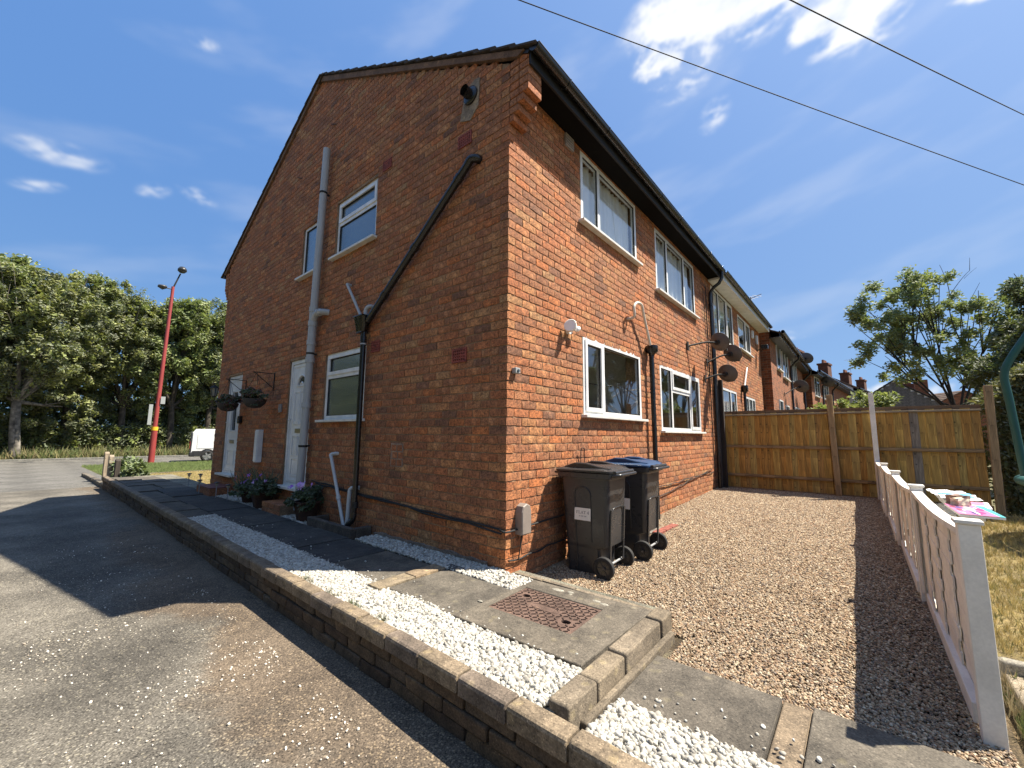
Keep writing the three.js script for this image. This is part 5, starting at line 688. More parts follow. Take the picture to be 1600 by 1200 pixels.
{ // the belt of trees across the street
  const leaf = leafGeo(8, 0.17, 0.055, 71, 1.8), grp = 'trees across the street';
  const T = [ // x, z, top, half width, label, fork, seed
    [-36.0, 9.5, 11.8, 3.6, 'tall leafy tree at the far end of the tree belt, cut by the picture edge'],
    [-36.2, 5.3, 12.6, 3.3, 'tall leafy tree beside the pale trunk'], [-34.2, 2.7, 11.6, 3.0, 'leafy tree with pale grey forked trunk close to the street'],
    [-37.2, 0.9, 12.7, 3.0, 'tallest green tree behind the forked trunk'], [-36.8, -1.7, 12.0, 2.7, 'green tree with open gaps left of the lamp post'],
    [-36.4, -4.3, 12.0, 2.7, 'rounded green tree just behind the lamp post'], [-36.6, -6.7, 12.5, 2.7, 'green tree beside the gable edge behind the van'], [-36.8, -9.6, 12.2, 2.9, 'green tree mostly hidden behind the brick gable'],
  ];
  T.forEach(([x, z, top, w, label], i) => { const R = rng(400 + i), L = []; const gy = -0.45; L.push([0, top * 0.66, 0, w * 0.8, top * 0.30, w * 0.8]); for (let k = 0; k < 7; k++) { const a = k / 7 * 6.283 + R(), y = top * (0.42 + 0.42 * R()); L.push([Math.cos(a) * w * 0.62, y, Math.sin(a) * w * 0.72, w * (0.38 + 0.2 * R()), top * (0.11 + 0.06 * R()), w * (0.38 + 0.2 * R())]); } L.push([-w * 0.4, top * 0.34, w * 0.35, w * 0.5, top * 0.12, w * 0.6]); L.push([-w * 0.4, top * 0.28, -w * 0.5, w * 0.5, top * 0.12, w * 0.6]); L.push([w * 0.3, top * 0.86, (R() - 0.5) * w, w * 0.42, top * 0.12, w * 0.45]);
    tree('tree', label, [x, gy, z], L, i === 7 ? 3000 : 9000, (i % 2 ? G.sun : [...G.sun, ...G.grey]).map((q) => [q[0] * [1, 0.85, 1.08, 0.95, 1.12, 0.9, 1.05, 1][i], q[1] * [1, 0.88, 1.02, 0.95, 1.06, 0.94, 1.04, 1][i], q[2]]), { seed: 410 + i, leaf, r: i === 2 ? 0.27 : 0.24, bark: i === 2 ? barkPale : bark, fork: i === 2 ? [0.1, 3.4, 0.35] : undefined, group: grp, scale: [1.2, 1.4, 1.05, 1.3, 1.0, 1.35, 1.15, 1.2][i] }); });
  // undergrowth below them, one mass
  const R = rng(430), sp = []; for (let i = 0; i < 9500; i++) { const z = lerp(-13, 13, R()), d = R(), x = -36.2 - 3.0 * d, hh = (2.0 + 1.6 * d + 1.3 * fbm(z * 0.5, d * 2, 1, 3)); if (z > -3 && z < 1.5 && R() < 0.25) continue; sp.push([x, -0.4 + hh * Math.pow(R(), 0.8), z, 1]); }
  const u = foliage(numbered('undergrowth'), scene, sp, leaf, [...G.sun, ...G.grey], 431, leafMat, 1.25); u.userData = { kind: 'stuff', label: 'dark undergrowth filling the shade below the street trees', category: 'undergrowth' };
  const back = []; for (let i = 0; i < 9000; i++) { const z = lerp(-26, 20, R()), x = -41 - 2.5 * R(); back.push([x, -0.4 + (4.6 + 1.2 * fbm(z * 0.3, 0, 4, 3)) * R(), z, 1]); } const u2 = foliage(numbered('undergrowth'), scene, back, leaf, [...G.sun, ...G.grey], 433, leafMat, 1.6); u2.userData = { kind: 'stuff', label: 'dark thicket standing behind the street trees', category: 'undergrowth' };
  // rank grass and weeds along the far kerb
  const blade = (() => { const Rr = rng(7), o = []; for (let i = 0; i < 9; i++) { const g = new THREE.BufferGeometry(), h = 0.5 + 0.5 * Rr(), l = (Rr() - 0.5) * 0.5; g.setAttribute('position', new THREE.Float32BufferAttribute([-0.012, 0, 0, 0.012, 0, 0, l * 0.4, h * 0.6, 0.1 * l, l, h, 0.3 * l, -0.012, 0, 0, l * 0.4, h * 0.6, 0.1 * l], 3)); g.rotateY(Rr() * 6.283).translate((Rr() - 0.5) * 0.3, 0, (Rr() - 0.5) * 0.3); g.computeVertexNormals(); o.push(g); } const m = mergeGeometries(o); m.setAttribute('uv', new THREE.Float32BufferAttribute(new Float32Array(m.attributes.position.count * 2), 2)); return m; })();
  const grass = (name, label, cnt, area, pal, seed, s0, s1) => { const Rg = rng(seed), list = []; for (let i = 0; i < cnt; i++) { const p = area(Rg); if (p) list.push([...p, lerp(s0, s1, Rg())]); } const c = new THREE.Color(), M = new THREE.Matrix4(), Q = new THREE.Quaternion(), E = new THREE.Euler(), m = new THREE.InstancedMesh(blade, mat([1, 1, 1], 0.8, { transmission: 0.2, thickness: 0 }), list.length); list.forEach(([x, y, z, s], i) => { E.set((Rg() - 0.5) * 0.4, Rg() * 6.283, (Rg() - 0.5) * 0.4); M.compose(V(x, y, z), Q.setFromEuler(E), V(s * 1.2, s, s * 1.2)); m.setMatrixAt(i, M); const q = pal[Math.floor(Rg() * pal.length)], w = 0.7 + 0.6 * Rg(); m.setColorAt(i, c.setRGB(q[0] * w, q[1] * w, q[2] * w)); }); m.name = numbered(name); m.userData = { kind: 'stuff', label, category: 'grass' }; m.castShadow = m.receiveShadow = true; scene.add(m); };
  const gv = (x, z) => groundY(x, z) + 0.03;
  grass('rank_grass', 'rank grass and weeds along the far side of the street', 2600, (r) => { const z = lerp(-13, 13, r()), x = -34.9 + 1.0 * r(); return [x, gv(x, z) - 0.05, z]; }, [[0.14, 0.16, 0.045], [0.20, 0.19, 0.07], [0.10, 0.14, 0.04], [0.26, 0.22, 0.10]], 440, 0.35, 1.05);
  const green = [[0.13, 0.19, 0.045], [0.16, 0.22, 0.06], [0.20, 0.24, 0.08]], straw = [[0.46, 0.36, 0.14], [0.52, 0.42, 0.18], [0.40, 0.30, 0.11], [0.34, 0.29, 0.10]];
  struct('verge', sheet(-26.4, -18.6, -20, 0.76, 20, 30, gv), soilMat([0.22, 0.25, 0.08], 1.7)); struct('lawn', sheet(-18.5, -9.0, -18, 0.76, 20, 30, gv), soilMat([0.62, 0.47, 0.20], 1.7)); struct('pavement', sheet(-18.9, -18.45, -20, 0.2, 4, 20, (x, z) => gv(x, z) + 0.012), soilMat([0.40, 0.33, 0.25]));
  struct('path', sheet(-16.4, -12.9, -0.05, 0.74, 10, 4, (x, z) => gv(x, z) + 0.02 + 0.1 * sstep(-16, -13, x)), stoneMat([0.36, 0.33, 0.30]));
  grass('verge_grass', 'green mown grass verge by the street', 15000, (r) => { const x = lerp(-26.4, -18.7, r()), z = lerp(-9, 0.7, r()); return [x, gv(x, z), z]; }, green, 441, 0.06, 0.16);
  grass('dry_lawn', 'straw-coloured dry front lawn beyond the gable', 13000, (r) => { const x = lerp(-18.4, -9.1, r()), z = lerp(-6, 0.6, r()); if (x > -16.4 && z > -0.05) return null; return [x, gv(x, z), z]; }, [...straw, ...straw, green[0]], 442, 0.03, 0.075);
  // right-hand garden
  const gy2 = (x, z) => 0.02 + 0.02 * (x - 3);
  struct('lawn', sheet(2.95, 11, -7.2, -0.75, 30, 30, gy2), soilMat([0.55, 0.42, 0.19], 1.1));
  grass('dry_lawn', 'straw-coloured lawn in the garden beyond the white fence', 15000, (r) => { const x = lerp(2.98, 7.5, Math.pow(r(), 1.4)), z = lerp(-7.2, -0.85, r()); return [x, gy2(x, z), z]; }, [...straw, straw[1], [0.20, 0.20, 0.07]], 443, 0.035, 0.08);
  grass('weeds', 'withered grass and leaf litter at the foot of the white fence post', 420, (r) => { const x = lerp(2.93, 3.12, r()), z = lerp(-0.7, 0.75, r()); return [x, -0.1, z]; }, [[0.42, 0.34, 0.2], [0.3, 0.25, 0.14], [0.16, 0.2, 0.06]], 444, 0.05, 0.15);
  grass('weeds', 'small weeds growing between coping and white chippings', 46, (r) => { const k = Math.floor(r() * 4), c = [-1.05, -0.62, -0.3, 0.02][k]; const x = c + (r() - 0.5) * 0.16; return [x, 0.045, zOut(x) - 0.11 + (r() - 0.5) * 0.06]; }, [[0.13, 0.16, 0.06], [0.30, 0.25, 0.14], [0.10, 0.12, 0.05]], 445, 0.04, 0.08);
  struct('garden_path', [span(2.97, 3.9, -0.3, -0.03, -0.72, -0.2, { r: 0.01 }), span(2.98, 4.2, -0.3, -0.06, -0.19, 0.34, { r: 0.01 }), span(3.02, 4.2, -0.3, -0.085, 0.35, 0.9, { r: 0.01 })], stoneMat([0.48, 0.40, 0.30])); struct('lawn_edging', [span(2.96, 4.0, -0.2, 0.03, -0.80, -0.725, { r: 0.02 })], stoneMat([0.62, 0.58, 0.50]));
  struct('garden_bed', sheet(2.86, 12, -9, 2.0, 10, 10, () => -0.13), soilMat([0.30, 0.22, 0.13]));
}
{ // right: open-crowned tree, conifers, hedge
  const leaf = leafGeo(6, 0.085, 0.026, 81, 1.6), grp = 'trees behind the back gardens';
  tree('tree', 'airy light green tree with dark branches behind the wooden fence', [5.80, -0.74, -22.84], [[-1.2, 5.1, 0, 1.0, 0.95, 1.0], [-0.4, 5.3, 0.2, 0.85, 0.7, 0.9], [-1.6, 4.3, 0.1, 0.9, 0.7, 0.9], [-0.6, 4.3, 0, 0.9, 0.8, 1.0], [-1.25, 3.4, 0, 0.85, 0.5, 0.9], [0.35, 4.2, 0, 0.8, 0.75, 0.9], [-0.45, 3.2, 0, 0.9, 0.5, 0.9], [0.9, 4.6, 0, 0.55, 0.5, 0.6], [0.3, 3.1, 0.1, 0.8, 0.55, 0.9], [1.1, 3.9, 0, 0.6, 0.6, 0.7]], 3800, [[0.20, 0.25, 0.11], [0.17, 0.22, 0.09], [0.24, 0.28, 0.13], ...G.sun], { seed: 501, leaf, r: 0.085, fork: [-0.05, 1.7, 0], group: grp, shell: 0.3, size: 1.6, twigR: 0.016, twigs: 5, bark: mat([0.14, 0.115, 0.095], 0.95, { map: barkMap }) });
  tree('tree', 'greyish leafy tree at the picture edge above the hedge', [8.76, -0.74, -21.56], [[0, 4.5, 0, 0.8, 0.6, 0.8], [0.7, 5.0, 0, 0.7, 0.55, 0.8], [-0.5, 3.8, 0, 0.7, 0.6, 0.8], [0.6, 3.9, 0, 0.8, 0.7, 0.8], [-0.6, 4.85, 0.2, 0.5, 0.45, 0.5]], 4600, [...G.grey, ...G.dark], { seed: 511, leaf, r: 0.085, fork: [0, 2.0, 0], size: 1.6, twigR: 0.016, group: grp, twigs: 4 });
  const bare = thing('dead_branch', 'bare dead twigs rising out of the airy tree top', 'branch', [5.88, -0.74, -22.68]), R = rng(515), tw = []; for (const [a, b, r] of [[[0.1, 3.8, 0], [0.0, 5.2, 0], 0.03], [[0, 5.2, 0], [-0.12, 6.0, 0], 0.018], [[0, 5.1, 0], [0.42, 5.7, 0], 0.016], [[0.42, 5.7, 0], [0.45, 6.05, 0], 0.012], [[0.2, 4.6, 0], [0.55, 5.3, 0.1], 0.014], [[-0.02, 5.5, 0], [-0.35, 5.75, 0], 0.009], [[0.3, 5.5, 0], [0.55, 5.75, 0], 0.009]]) tw.push(limb(R, a, b, r * 0.5, r * 0.25, 0.3)); part('twigs', tw, mat([0.05, 0.04, 0.035], 0.95), bare); bare.scale.setScalar(1.6);
  const needle = leafGeo(8, 0.10, 0.016, 91, 1.3);
  tree('conifer', 'dark green conifer between the airy tree and the hedge', [5.75, 0, -10.6], [[0, 3.2, 0, 0.85, 0.85, 0.8], [0.4, 3.7, 0, 0.6, 0.5, 0.6], [-0.6, 2.6, 0, 0.8, 0.8, 0.8], [0.7, 2.6, 0.1, 0.9, 0.9, 0.8]], 5200, [[0.10, 0.13, 0.03], [0.075, 0.10, 0.025], [0.13, 0.155, 0.035]], { seed: 521, leaf: needle, r: 0.15, fork: [0, 1.2, 0], group: grp });
  const hg = thing('hedge', 'clipped conifer hedge, dark inside with yellow-green top, beside the fence end', 'hedge', [5.95, 0, -8.35]), Rh = rng(531), sp = [], top = [];
  for (let i = 0; i < 20000; i++) { const x = -1.72 + 4.9 * Rh(), z = (Rh() - 0.5) * 1.6, h = 2.45 + 0.16 * fbm(x * 1.3, z, 3, 3) - (x < -1.0 ? (-1.0 - x) * 0.7 : 0), edge = Rh(); sp.push([x, edge < 0.35 ? h * (0.93 + 0.07 * Rh()) : h * Rh(), edge < 0.35 ? z : (Rh() < 0.85 ? 0.8 : -0.8) + 0.14 * (Rh() - 0.5) + 0.12 * fbm(x * 2, h * 2, 1, 2), 1]); }
  for (let i = 0; i < 5000; i++) { const x = -1.5 + 4.8 * Rh(), z = (Rh() - 0.5) * 1.7, h = 2.5 + 0.18 * fbm(x * 1.3, z, 3, 3) - (x < -1.0 ? (-1.0 - x) * 0.7 : 0); top.push([x, h + 0.1 * (Rh() - 0.6), z, 1]); }
  foliage('hedge_body', hg, sp, needle, [[0.14, 0.155, 0.04], [0.11, 0.13, 0.035], [0.17, 0.165, 0.045]], 532, leafMat, 1.1); foliage('hedge_top', hg, top, needle, [[0.14, 0.155, 0.04], [0.11, 0.13, 0.035], [0.17, 0.165, 0.045]], 533, leafMat, 1.15);
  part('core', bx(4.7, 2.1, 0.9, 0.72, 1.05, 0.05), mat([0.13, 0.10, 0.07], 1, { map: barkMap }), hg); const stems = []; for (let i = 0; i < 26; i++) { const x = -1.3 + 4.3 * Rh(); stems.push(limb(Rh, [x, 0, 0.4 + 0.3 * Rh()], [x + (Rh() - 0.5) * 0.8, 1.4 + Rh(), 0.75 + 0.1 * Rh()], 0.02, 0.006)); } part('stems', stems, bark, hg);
  const sh = thing('shrub', 'bright green shrub showing over the fence between the two tall posts', 'shrub', [2.4, 0, -11.5]); foliage('foliage', sh, lobes(rng(541), [[-0.5, 1.75, 0, 0.6, 0.55, 0.5], [0.15, 1.95, 0, 0.6, 0.5, 0.5], [-1.0, 1.55, 0, 0.5, 0.45, 0.5], [0.1, 1.2, 0, 1.2, 0.7, 0.6], [0.5, 2.05, 0, 0.35, 0.35, 0.4]], 1500, 0.5), leaf, G.sun, 542, leafMat, 1.3); part('stems', [limb(rng(1), [0, 0, 0], [0.1, 1.6, 0], 0.04, 0.02), limb(rng(2), [0, 0, 0], [-0.5, 1.5, 0], 0.04, 0.02)], bark, sh);
  // hedge on the other side of the lane, behind the viewer: it shows in the window glass
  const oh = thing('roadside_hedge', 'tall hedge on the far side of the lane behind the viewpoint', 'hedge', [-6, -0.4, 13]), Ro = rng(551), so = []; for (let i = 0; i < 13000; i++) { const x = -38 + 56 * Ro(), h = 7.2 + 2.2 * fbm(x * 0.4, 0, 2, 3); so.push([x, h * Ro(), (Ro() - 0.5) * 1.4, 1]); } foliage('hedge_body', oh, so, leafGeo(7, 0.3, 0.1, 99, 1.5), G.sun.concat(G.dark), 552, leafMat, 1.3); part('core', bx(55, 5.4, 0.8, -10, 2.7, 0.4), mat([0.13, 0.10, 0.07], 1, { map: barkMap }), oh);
}
// ---------- pots, baskets, small things by the doors ----------
const petunia = (() => { const o = []; for (let i = 0; i < 5; i++) { const g = new THREE.CircleGeometry(0.5, 6, -0.45, 0.9).translate(0.0, 0, 0); g.rotateX(-1.25).rotateY(i / 5 * 6.283); o.push(g); } return mergeGeometries(o); })(), petalM = [mat([0.30, 0.10, 0.52], 0.7), mat([0.44, 0.22, 0.60], 0.7), mat([0.55, 0.36, 0.66], 0.7)], bushLeaf = leafGeo(6, 0.05, 0.017, 61, 1.4), strapLeaf = leafGeo(5, 0.16, 0.02, 63, 0.7);
function planter(label, pos, potMat, size, spread, nFl, o = {}) {
  const p = thing('flower_pot', label, 'plant pot', pos, o.turn ?? 0), R = rng(o.seed ?? 600), s = size;
  const pot = new THREE.CylinderGeometry(0.72 * s, 0.48 * s, 0.95 * s, 4, 1, true).rotateY(Math.PI / 4).translate(0, 0.475 * s, 0); part('pot', [pot, new THREE.CylinderGeometry(0.48 * s, 0.48 * s, 0.02, 4).rotateY(Math.PI / 4).translate(0, 0.01, 0)], potMat, p); part('rim', [span(-0.54 * s, 0.54 * s, 0.9 * s, 1.0 * s, 0.48 * s, 0.54 * s), span(-0.54 * s, 0.54 * s, 0.9 * s, 1.0 * s, -0.54 * s, -0.48 * s), span(0.48 * s, 0.54 * s, 0.9 * s, s, -0.48 * s, 0.48 * s), span(-0.54 * s, -0.48 * s, 0.9 * s, s, -0.48 * s, 0.48 * s)], potMat, p); part('soil', bx(0.94 * s, 0.02, 0.94 * s, 0, 0.86 * s, 0), mat([0.03, 0.022, 0.015], 1), p);
  foliage('leaves', p, lobes(R, [[0, s + 0.06, 0, spread, 0.13, spread * 0.8], [spread * 0.5, s + 0.02, 0.05, spread * 0.6, 0.11, spread * 0.6], [-spread * 0.5, s + 0.03, 0.05, spread * 0.6, 0.12, spread * 0.6]], o.n ?? 420, 0.4), bushLeaf, [[0.06, 0.10, 0.03], [0.085, 0.13, 0.04], [0.05, 0.08, 0.025]], 610 + (o.seed ?? 0));
  if (o.straps) { const sp = []; for (let i = 0; i < 26; i++) { const a = R() * 6.283, r = 0.14 * R(); sp.push(limb(R, [r * Math.cos(a), s, r * Math.sin(a)], [0.3 * Math.cos(a) * (0.6 + R()), s + 0.22 + 0.22 * R(), 0.22 * Math.sin(a) * (0.6 + R())], 0.011, 0.002, 0.5).clone()); } part('strap_leaves', sp, mat([0.07, 0.10, 0.05], 0.5), p); }
  for (let i = 0; i < nFl; i++) { const a = R() * 6.283, r = spread * (0.4 + 0.65 * R()); const f = part('flower', petunia, petalM[Math.floor(R() * 3)], p); f.scale.setScalar(0.075 + 0.02 * R()); f.position.set(r * Math.cos(a), s + 0.12 + 0.14 * R(), Math.abs(r * Math.sin(a)) * 0.9); f.rotation.set(0.9 + 0.5 * (R() - 0.5), R(), (R() - 0.5)); }
  return p;
}
const terracotta = mat([0.13, 0.055, 0.032], 0.8, { map: rep(stoneGrain, 0.6) });
planter('square brown pot of purple petunias standing on white chippings by the grey pipe', [-3.52, 0.045, 0.17], terracotta, 0.26, 0.26, 9, { seed: 1, n: 520 });
planter('brown pot of lilac petunias and strap leaves before the meter box', [-5.05, 0.045, 0.20], terracotta, 0.27, 0.30, 10, { seed: 2, n: 620, straps: true });
planter('low pot of trailing grassy leaves between meter box and glass panelled door', [-5.75, 0.045, 0.17], terracotta, 0.20, 0.28, 3, { seed: 3, n: 420, straps: true });
{
  const st = thing('brick_step', 'old brick step block below the fanlight door', 'step', [-4.42, 0.02, 0.155]), R = rng(640); for (let r = 0; r < 2; r++) for (let i = 0; i < 3; i++) for (let j = 0; j < 1; j++) part('brick', span(-0.34 + i * 0.228, -0.34 + i * 0.228 + 0.218, r * 0.09, r * 0.09 + 0.08, -0.14, 0.15, { r: 0.008, u: R(), v: R() }), brickMats[[4, 8, 2][(i + r) % 3]], st); part('mortar', span(-0.335, 0.335, 0.0, 0.165, -0.138, 0.142), mortarMat, st);
  const s2 = thing('tiled_step', 'dark red tiled doorstep below the glass panelled door', 'step', [-7.55, 0.02, 0.21]); part('block', span(-0.44, 0.44, 0, 0.15, -0.2, 0.19, { r: 0.008 }), brickMats[4], s2); for (let i = 0; i < 4; i++) for (let j = 0; j < 2; j++) part('tile', span(-0.43 + i * 0.216, -0.43 + i * 0.216 + 0.21, 0.152, 0.17, -0.195 + j * 0.196, -0.195 + j * 0.196 + 0.19, { r: 0.003 }), mat([0.15, 0.05, 0.04], 0.6), s2);
  const gu = thing('drain_gully', 'brick and concrete kerb round the drain under the waste pipes', 'drain', [-2.62, 0.02, 0.0]); const ck = stoneMat([0.20, 0.16, 0.13]); part('kerb', [span(-0.62, 0.50, 0, 0.125, 0.215, 0.285, { r: 0.012 })], ck, gu); part('kerb', span(0.43, 0.50, 0, 0.12, 0.01, 0.214, { r: 0.012 }), ck, gu); part('kerb', span(-0.62, -0.55, 0, 0.12, 0.01, 0.214, { r: 0.012 }), ck, gu); part('grate', [span(-0.05, 0.2, 0.02, 0.035, 0.03, 0.2), ...[0, 1, 2, 3].map((k) => span(-0.04 + k * 0.06, -0.01 + k * 0.06, 0.035, 0.045, 0.04, 0.19))], ironBlack, gu);
  const tr = thing('red_edging', 'painted red brick edging strip on the gravel behind the bins', 'edging', [0.02, 0, -3.0]); for (let i = 0; i < 3; i++) part('brick', bx(0.215, 0.06, 0.1, 0.38 - i * 0.005, 0.0, -0.02 + i * 0.225, { r: 0.006, ry: RY }), mat([0.34, 0.10, 0.07], 0.85, { map: rep1.brick }), tr); part('slab', span(0.02, 0.32, -0.06, 0.01, -0.12, 0.55, { r: 0.006 }), stoneMat([0.34, 0.32, 0.29]), tr);
  // hanging baskets and brackets
  const scroll = (label, x, y, basket, seed) => {
    const b = thing('basket_bracket', label, 'bracket', [x, y, 0], 0, 'wall brackets between the doors'); part('arm', [tube([[0, 0, 0.012], [0, 0.0, 0.36]], 0.007, 6), tube([[0, -0.26, 0.012], [0, -0.005, 0.33]], 0.006, 6), rod([0, 0.02, 0.008], [0, -0.3, 0.008], 0.008)], ironBlack, b);
    if (!basket) return; const h = thing('hanging_basket', basket, 'hanging basket', [x, y - 0.48, 0.29], 0, 'hanging baskets between the doors'), R = rng(seed); part('bowl', lathe([[0.02, -0.15], [0.1, -0.13], [0.165, -0.06], [0.185, 0.01], [0.178, 0.01], [0.155, -0.05], [0.02, -0.13]], 22), mat([0.055, 0.05, 0.048], 0.85, { map: grimeR }), h); part('chain', [0, 1, 2].map((k) => tube([[0.18 * Math.cos(k * 2.1), 0.01, 0.18 * Math.sin(k * 2.1)], [0, 0.48, 0]], 0.003, 5)), ironBlack, h);
    foliage('leaves', h, lobes(R, [[0, 0.07, 0, 0.2, 0.1, 0.2], [0.16, 0.02, 0, 0.12, 0.12, 0.14], [-0.1, 0.1, 0, 0.14, 0.12, 0.14]], 260, 0.4), bushLeaf, [[0.06, 0.10, 0.03], [0.09, 0.12, 0.04], [0.16, 0.07, 0.07]], seed + 1); for (let i = 0; i < 6; i++) { const a = R() * 6.283; const f = part('flower', petunia, mat([0.40, 0.10, 0.14], 0.7), h); f.scale.setScalar(0.045); f.position.set(0.17 * Math.cos(a), 0.1 + 0.1 * R(), 0.17 * Math.sin(a)); }
  };
  scroll('black scroll bracket carrying the basket nearer the glass panelled door', -6.9, 2.28, 'dark hanging basket in front of the glass panelled door', 650); scroll('black scroll bracket carrying the middle hanging basket', -5.48, 2.29, 'dark hanging basket of trailing green between the doors', 660);
  const ln = thing('wall_lantern', 'black coach lantern on an arm at the far end of the gable', 'lantern', [-8.05, 2.06, 0]); part('arm', [tube([[0, -0.16, 0.005], [0, -0.22, 0.12], [0, -0.12, 0.22], [0, -0.05, 0.24]], 0.01, 7), span(-0.03, 0.03, -0.26, -0.06, 0.001, 0.014)], ironBlack, ln); part('cage', [new THREE.CylinderGeometry(0.075, 0.05, 0.17, 6, 1, true).translate(0, 0.04, 0.24)], mat([0.4, 0.4, 0.36], 0.2, { transmission: 0.6, thickness: 0 }), ln); part('bars', [0, 1, 2, 3, 4, 5].map((k) => rod([0.05 * Math.cos(k * 1.047), -0.045, 0.24 + 0.05 * Math.sin(k * 1.047)], [0.076 * Math.cos(k * 1.047), 0.125, 0.24 + 0.076 * Math.sin(k * 1.047)], 0.005, 0.005, 5)), ironBlack, ln); part('roof', [new THREE.ConeGeometry(0.1, 0.08, 6).translate(0, 0.165, 0.24), new THREE.SphereGeometry(0.015, 8, 6).translate(0, 0.215, 0.24), new THREE.CylinderGeometry(0.05, 0.03, 0.03, 6).translate(0, -0.06, 0.24)], ironBlack, ln);
  const solar = (x, z, label, y = 0.03) => { const s = thing('solar_light', label, 'garden light', [x, y, z], 0, 'solar stake lights on the chippings'); part('stake', rod([0, 0, 0], [0, 0.22, 0], 0.007, 0.009, 8), galv, s); part('head', [lathe([[0, 0.30], [0.045, 0.29], [0.05, 0.275], [0.02, 0.27]], 14)], mat([0.06, 0.06, 0.06], 0.4), s); part('lens', lathe([[0.025, 0.27], [0.03, 0.25], [0.015, 0.22], [0, 0.22]], 12), mat([0.6, 0.58, 0.5], 0.2, { transmission: 0.5, thickness: 0 }), s); };
  solar(-9.3, 0.25, 'solar stake light on the chippings, nearer the dry lawn of a pair'); solar(-8.95, 0.12, 'solar stake light next to the windmill, nearer the house of a pair'); solar(-7.55, 0.46, 'solar stake light in front of the red tiled step'); solar(-6.85, 0.36, 'solar stake light between tiled step and strap leaves'); solar(-6.3, 0.33, 'solar stake light at the foot of the strap leaves');
  const wm = thing('garden_windmill', 'small dark toy windmill on a stick by the lawn edge', 'windmill', [-9.1, 0, -0.35]); part('stick', rod([0, 0, 0], [0, 0.55, 0], 0.008), ironBlack, wm); for (let k = 0; k < 6; k++) part('vane', extr([[0, 0], [0.05, 0.03], [0.05, 0.16], [0, 0.17]], 0.004).rotateY(0.5).rotateZ(k * 1.047).translate(0, 0.55, 0.02).rotateY(0.9), mat([0.05, 0.04, 0.05], 0.6), wm);
}
// ---------- stumps, shrub, lamp post, van ----------
{
  const stump = (label, x, z, h, tilt, c) => { const s = thing('timber_post', label, 'post', [x, -0.36, z], 0, 'short timber posts at the end of the wall'); const m = part('post', extr([[-0.1, 0], [0.1, 0], [0.1, h - 0.06], [0.04, h], [-0.1, h - 0.02]], 0.09, 0.008).translate(0, 0, -0.045), woodMat(c), s); m.rotation.z = tilt; };
  stump('pale short post farthest along the kerb, leaning', -15.6, 0.98, 0.98, 0.10, [0.55, 0.44, 0.31]); stump('pale short post in the middle of the three', -14.6, 0.98, 0.92, 0.09, [0.55, 0.45, 0.33]); stump('dark short post at the very end of the stone wall', -13.35, 0.98, 0.86, 0.05, [0.09, 0.07, 0.055]);
  const k = thing('low_kerb', 'low broken kerb running on from the stone wall to the street', 'kerb', [0, 0, 0]), R = rng(701); for (let x = -13.3; x > -18.5; x -= 0.62) part('kerb_stone', bx(0.6, 0.22, 0.14, x - 0.3, -0.26 + (x + 13.3) * 0.012, 1.17 + (R() - 0.5) * 0.03, { r: 0.02, u: R() }), stoneMat([0.36, 0.31, 0.25]), k);
  const sh = thing('shrub', 'small bright green shrub growing round the short timber posts', 'shrub', [-14.3, -0.35, 0.72]); foliage('foliage', sh, lobes(rng(705), [[-0.3, 0.4, 0, 0.55, 0.35, 0.3], [0.5, 0.45, -0.1, 0.5, 0.4, 0.3], [1.0, 0.35, -0.15, 0.4, 0.35, 0.3]], 700, 0.4), leafGeo(6, 0.09, 0.035, 64, 1.4), [[0.14, 0.20, 0.05], [0.18, 0.23, 0.06], [0.10, 0.15, 0.04]], 706); part('stems', [limb(rng(3), [0, 0, 0], [0.2, 0.5, 0], 0.02, 0.008), limb(rng(4), [0.3, 0, 0], [0.7, 0.5, -0.1], 0.02, 0.008)], bark, sh);
  const lp = thing('street_lamp', 'tall red lamp post with dark lantern head beside the street', 'street lamp', [-26.9, -0.4, -1.93]), red = mat([0.30, 0.045, 0.04], 0.5, { map: grimeR });
  part('base', rod([0, -0.2, 0], [0.0, 1.95, 0], 0.145, 0.135, 16), red, lp); part('column', rod([0, 1.95, 0], [-0.08, 9.9, -0.12], 0.105, 0.075, 14), red, lp); part('yellow_band', rod([0, 1.75, 0], [0, 1.95, 0], 0.15, 0.15, 16), mat([0.75, 0.42, 0.02], 0.5), lp); part('bracket_arm', [rod([-0.08, 9.8, -0.12], [-0.05, 10.75, -0.38], 0.04, 0.035, 10)], ironBlack, lp); part('lantern', [lathe([[0, 0.18], [0.13, 0.165], [0.21, 0.05], [0.22, -0.05], [0.13, -0.15], [0, -0.165]], 16).scale(1.2, 1, 1).translate(-0.03, 10.98, -0.44)], mat([0.03, 0.03, 0.03], 0.4), lp); part('cctv_head', [lathe([[0, 0.14], [0.2, 0.12], [0.22, 0.02], [0, -0.12]], 14).translate(-0.08, 9.72, 0.34), rod([-0.08, 9.75, -0.1], [-0.08, 9.75, 0.3], 0.03)], mat([0.05, 0.05, 0.05], 0.4), lp); for (const [y, w, h, z] of [[2.05, 0.1, 1.1, 0.27], [3.2, 0.12, 0.4, -0.2]]) part('sign_plate', span(0.10, 0.13, y, y + h, z - w / 2 * 1.6, z + w / 2 * 1.6), mat([0.30, 0.32, 0.32], 0.5), lp);
}
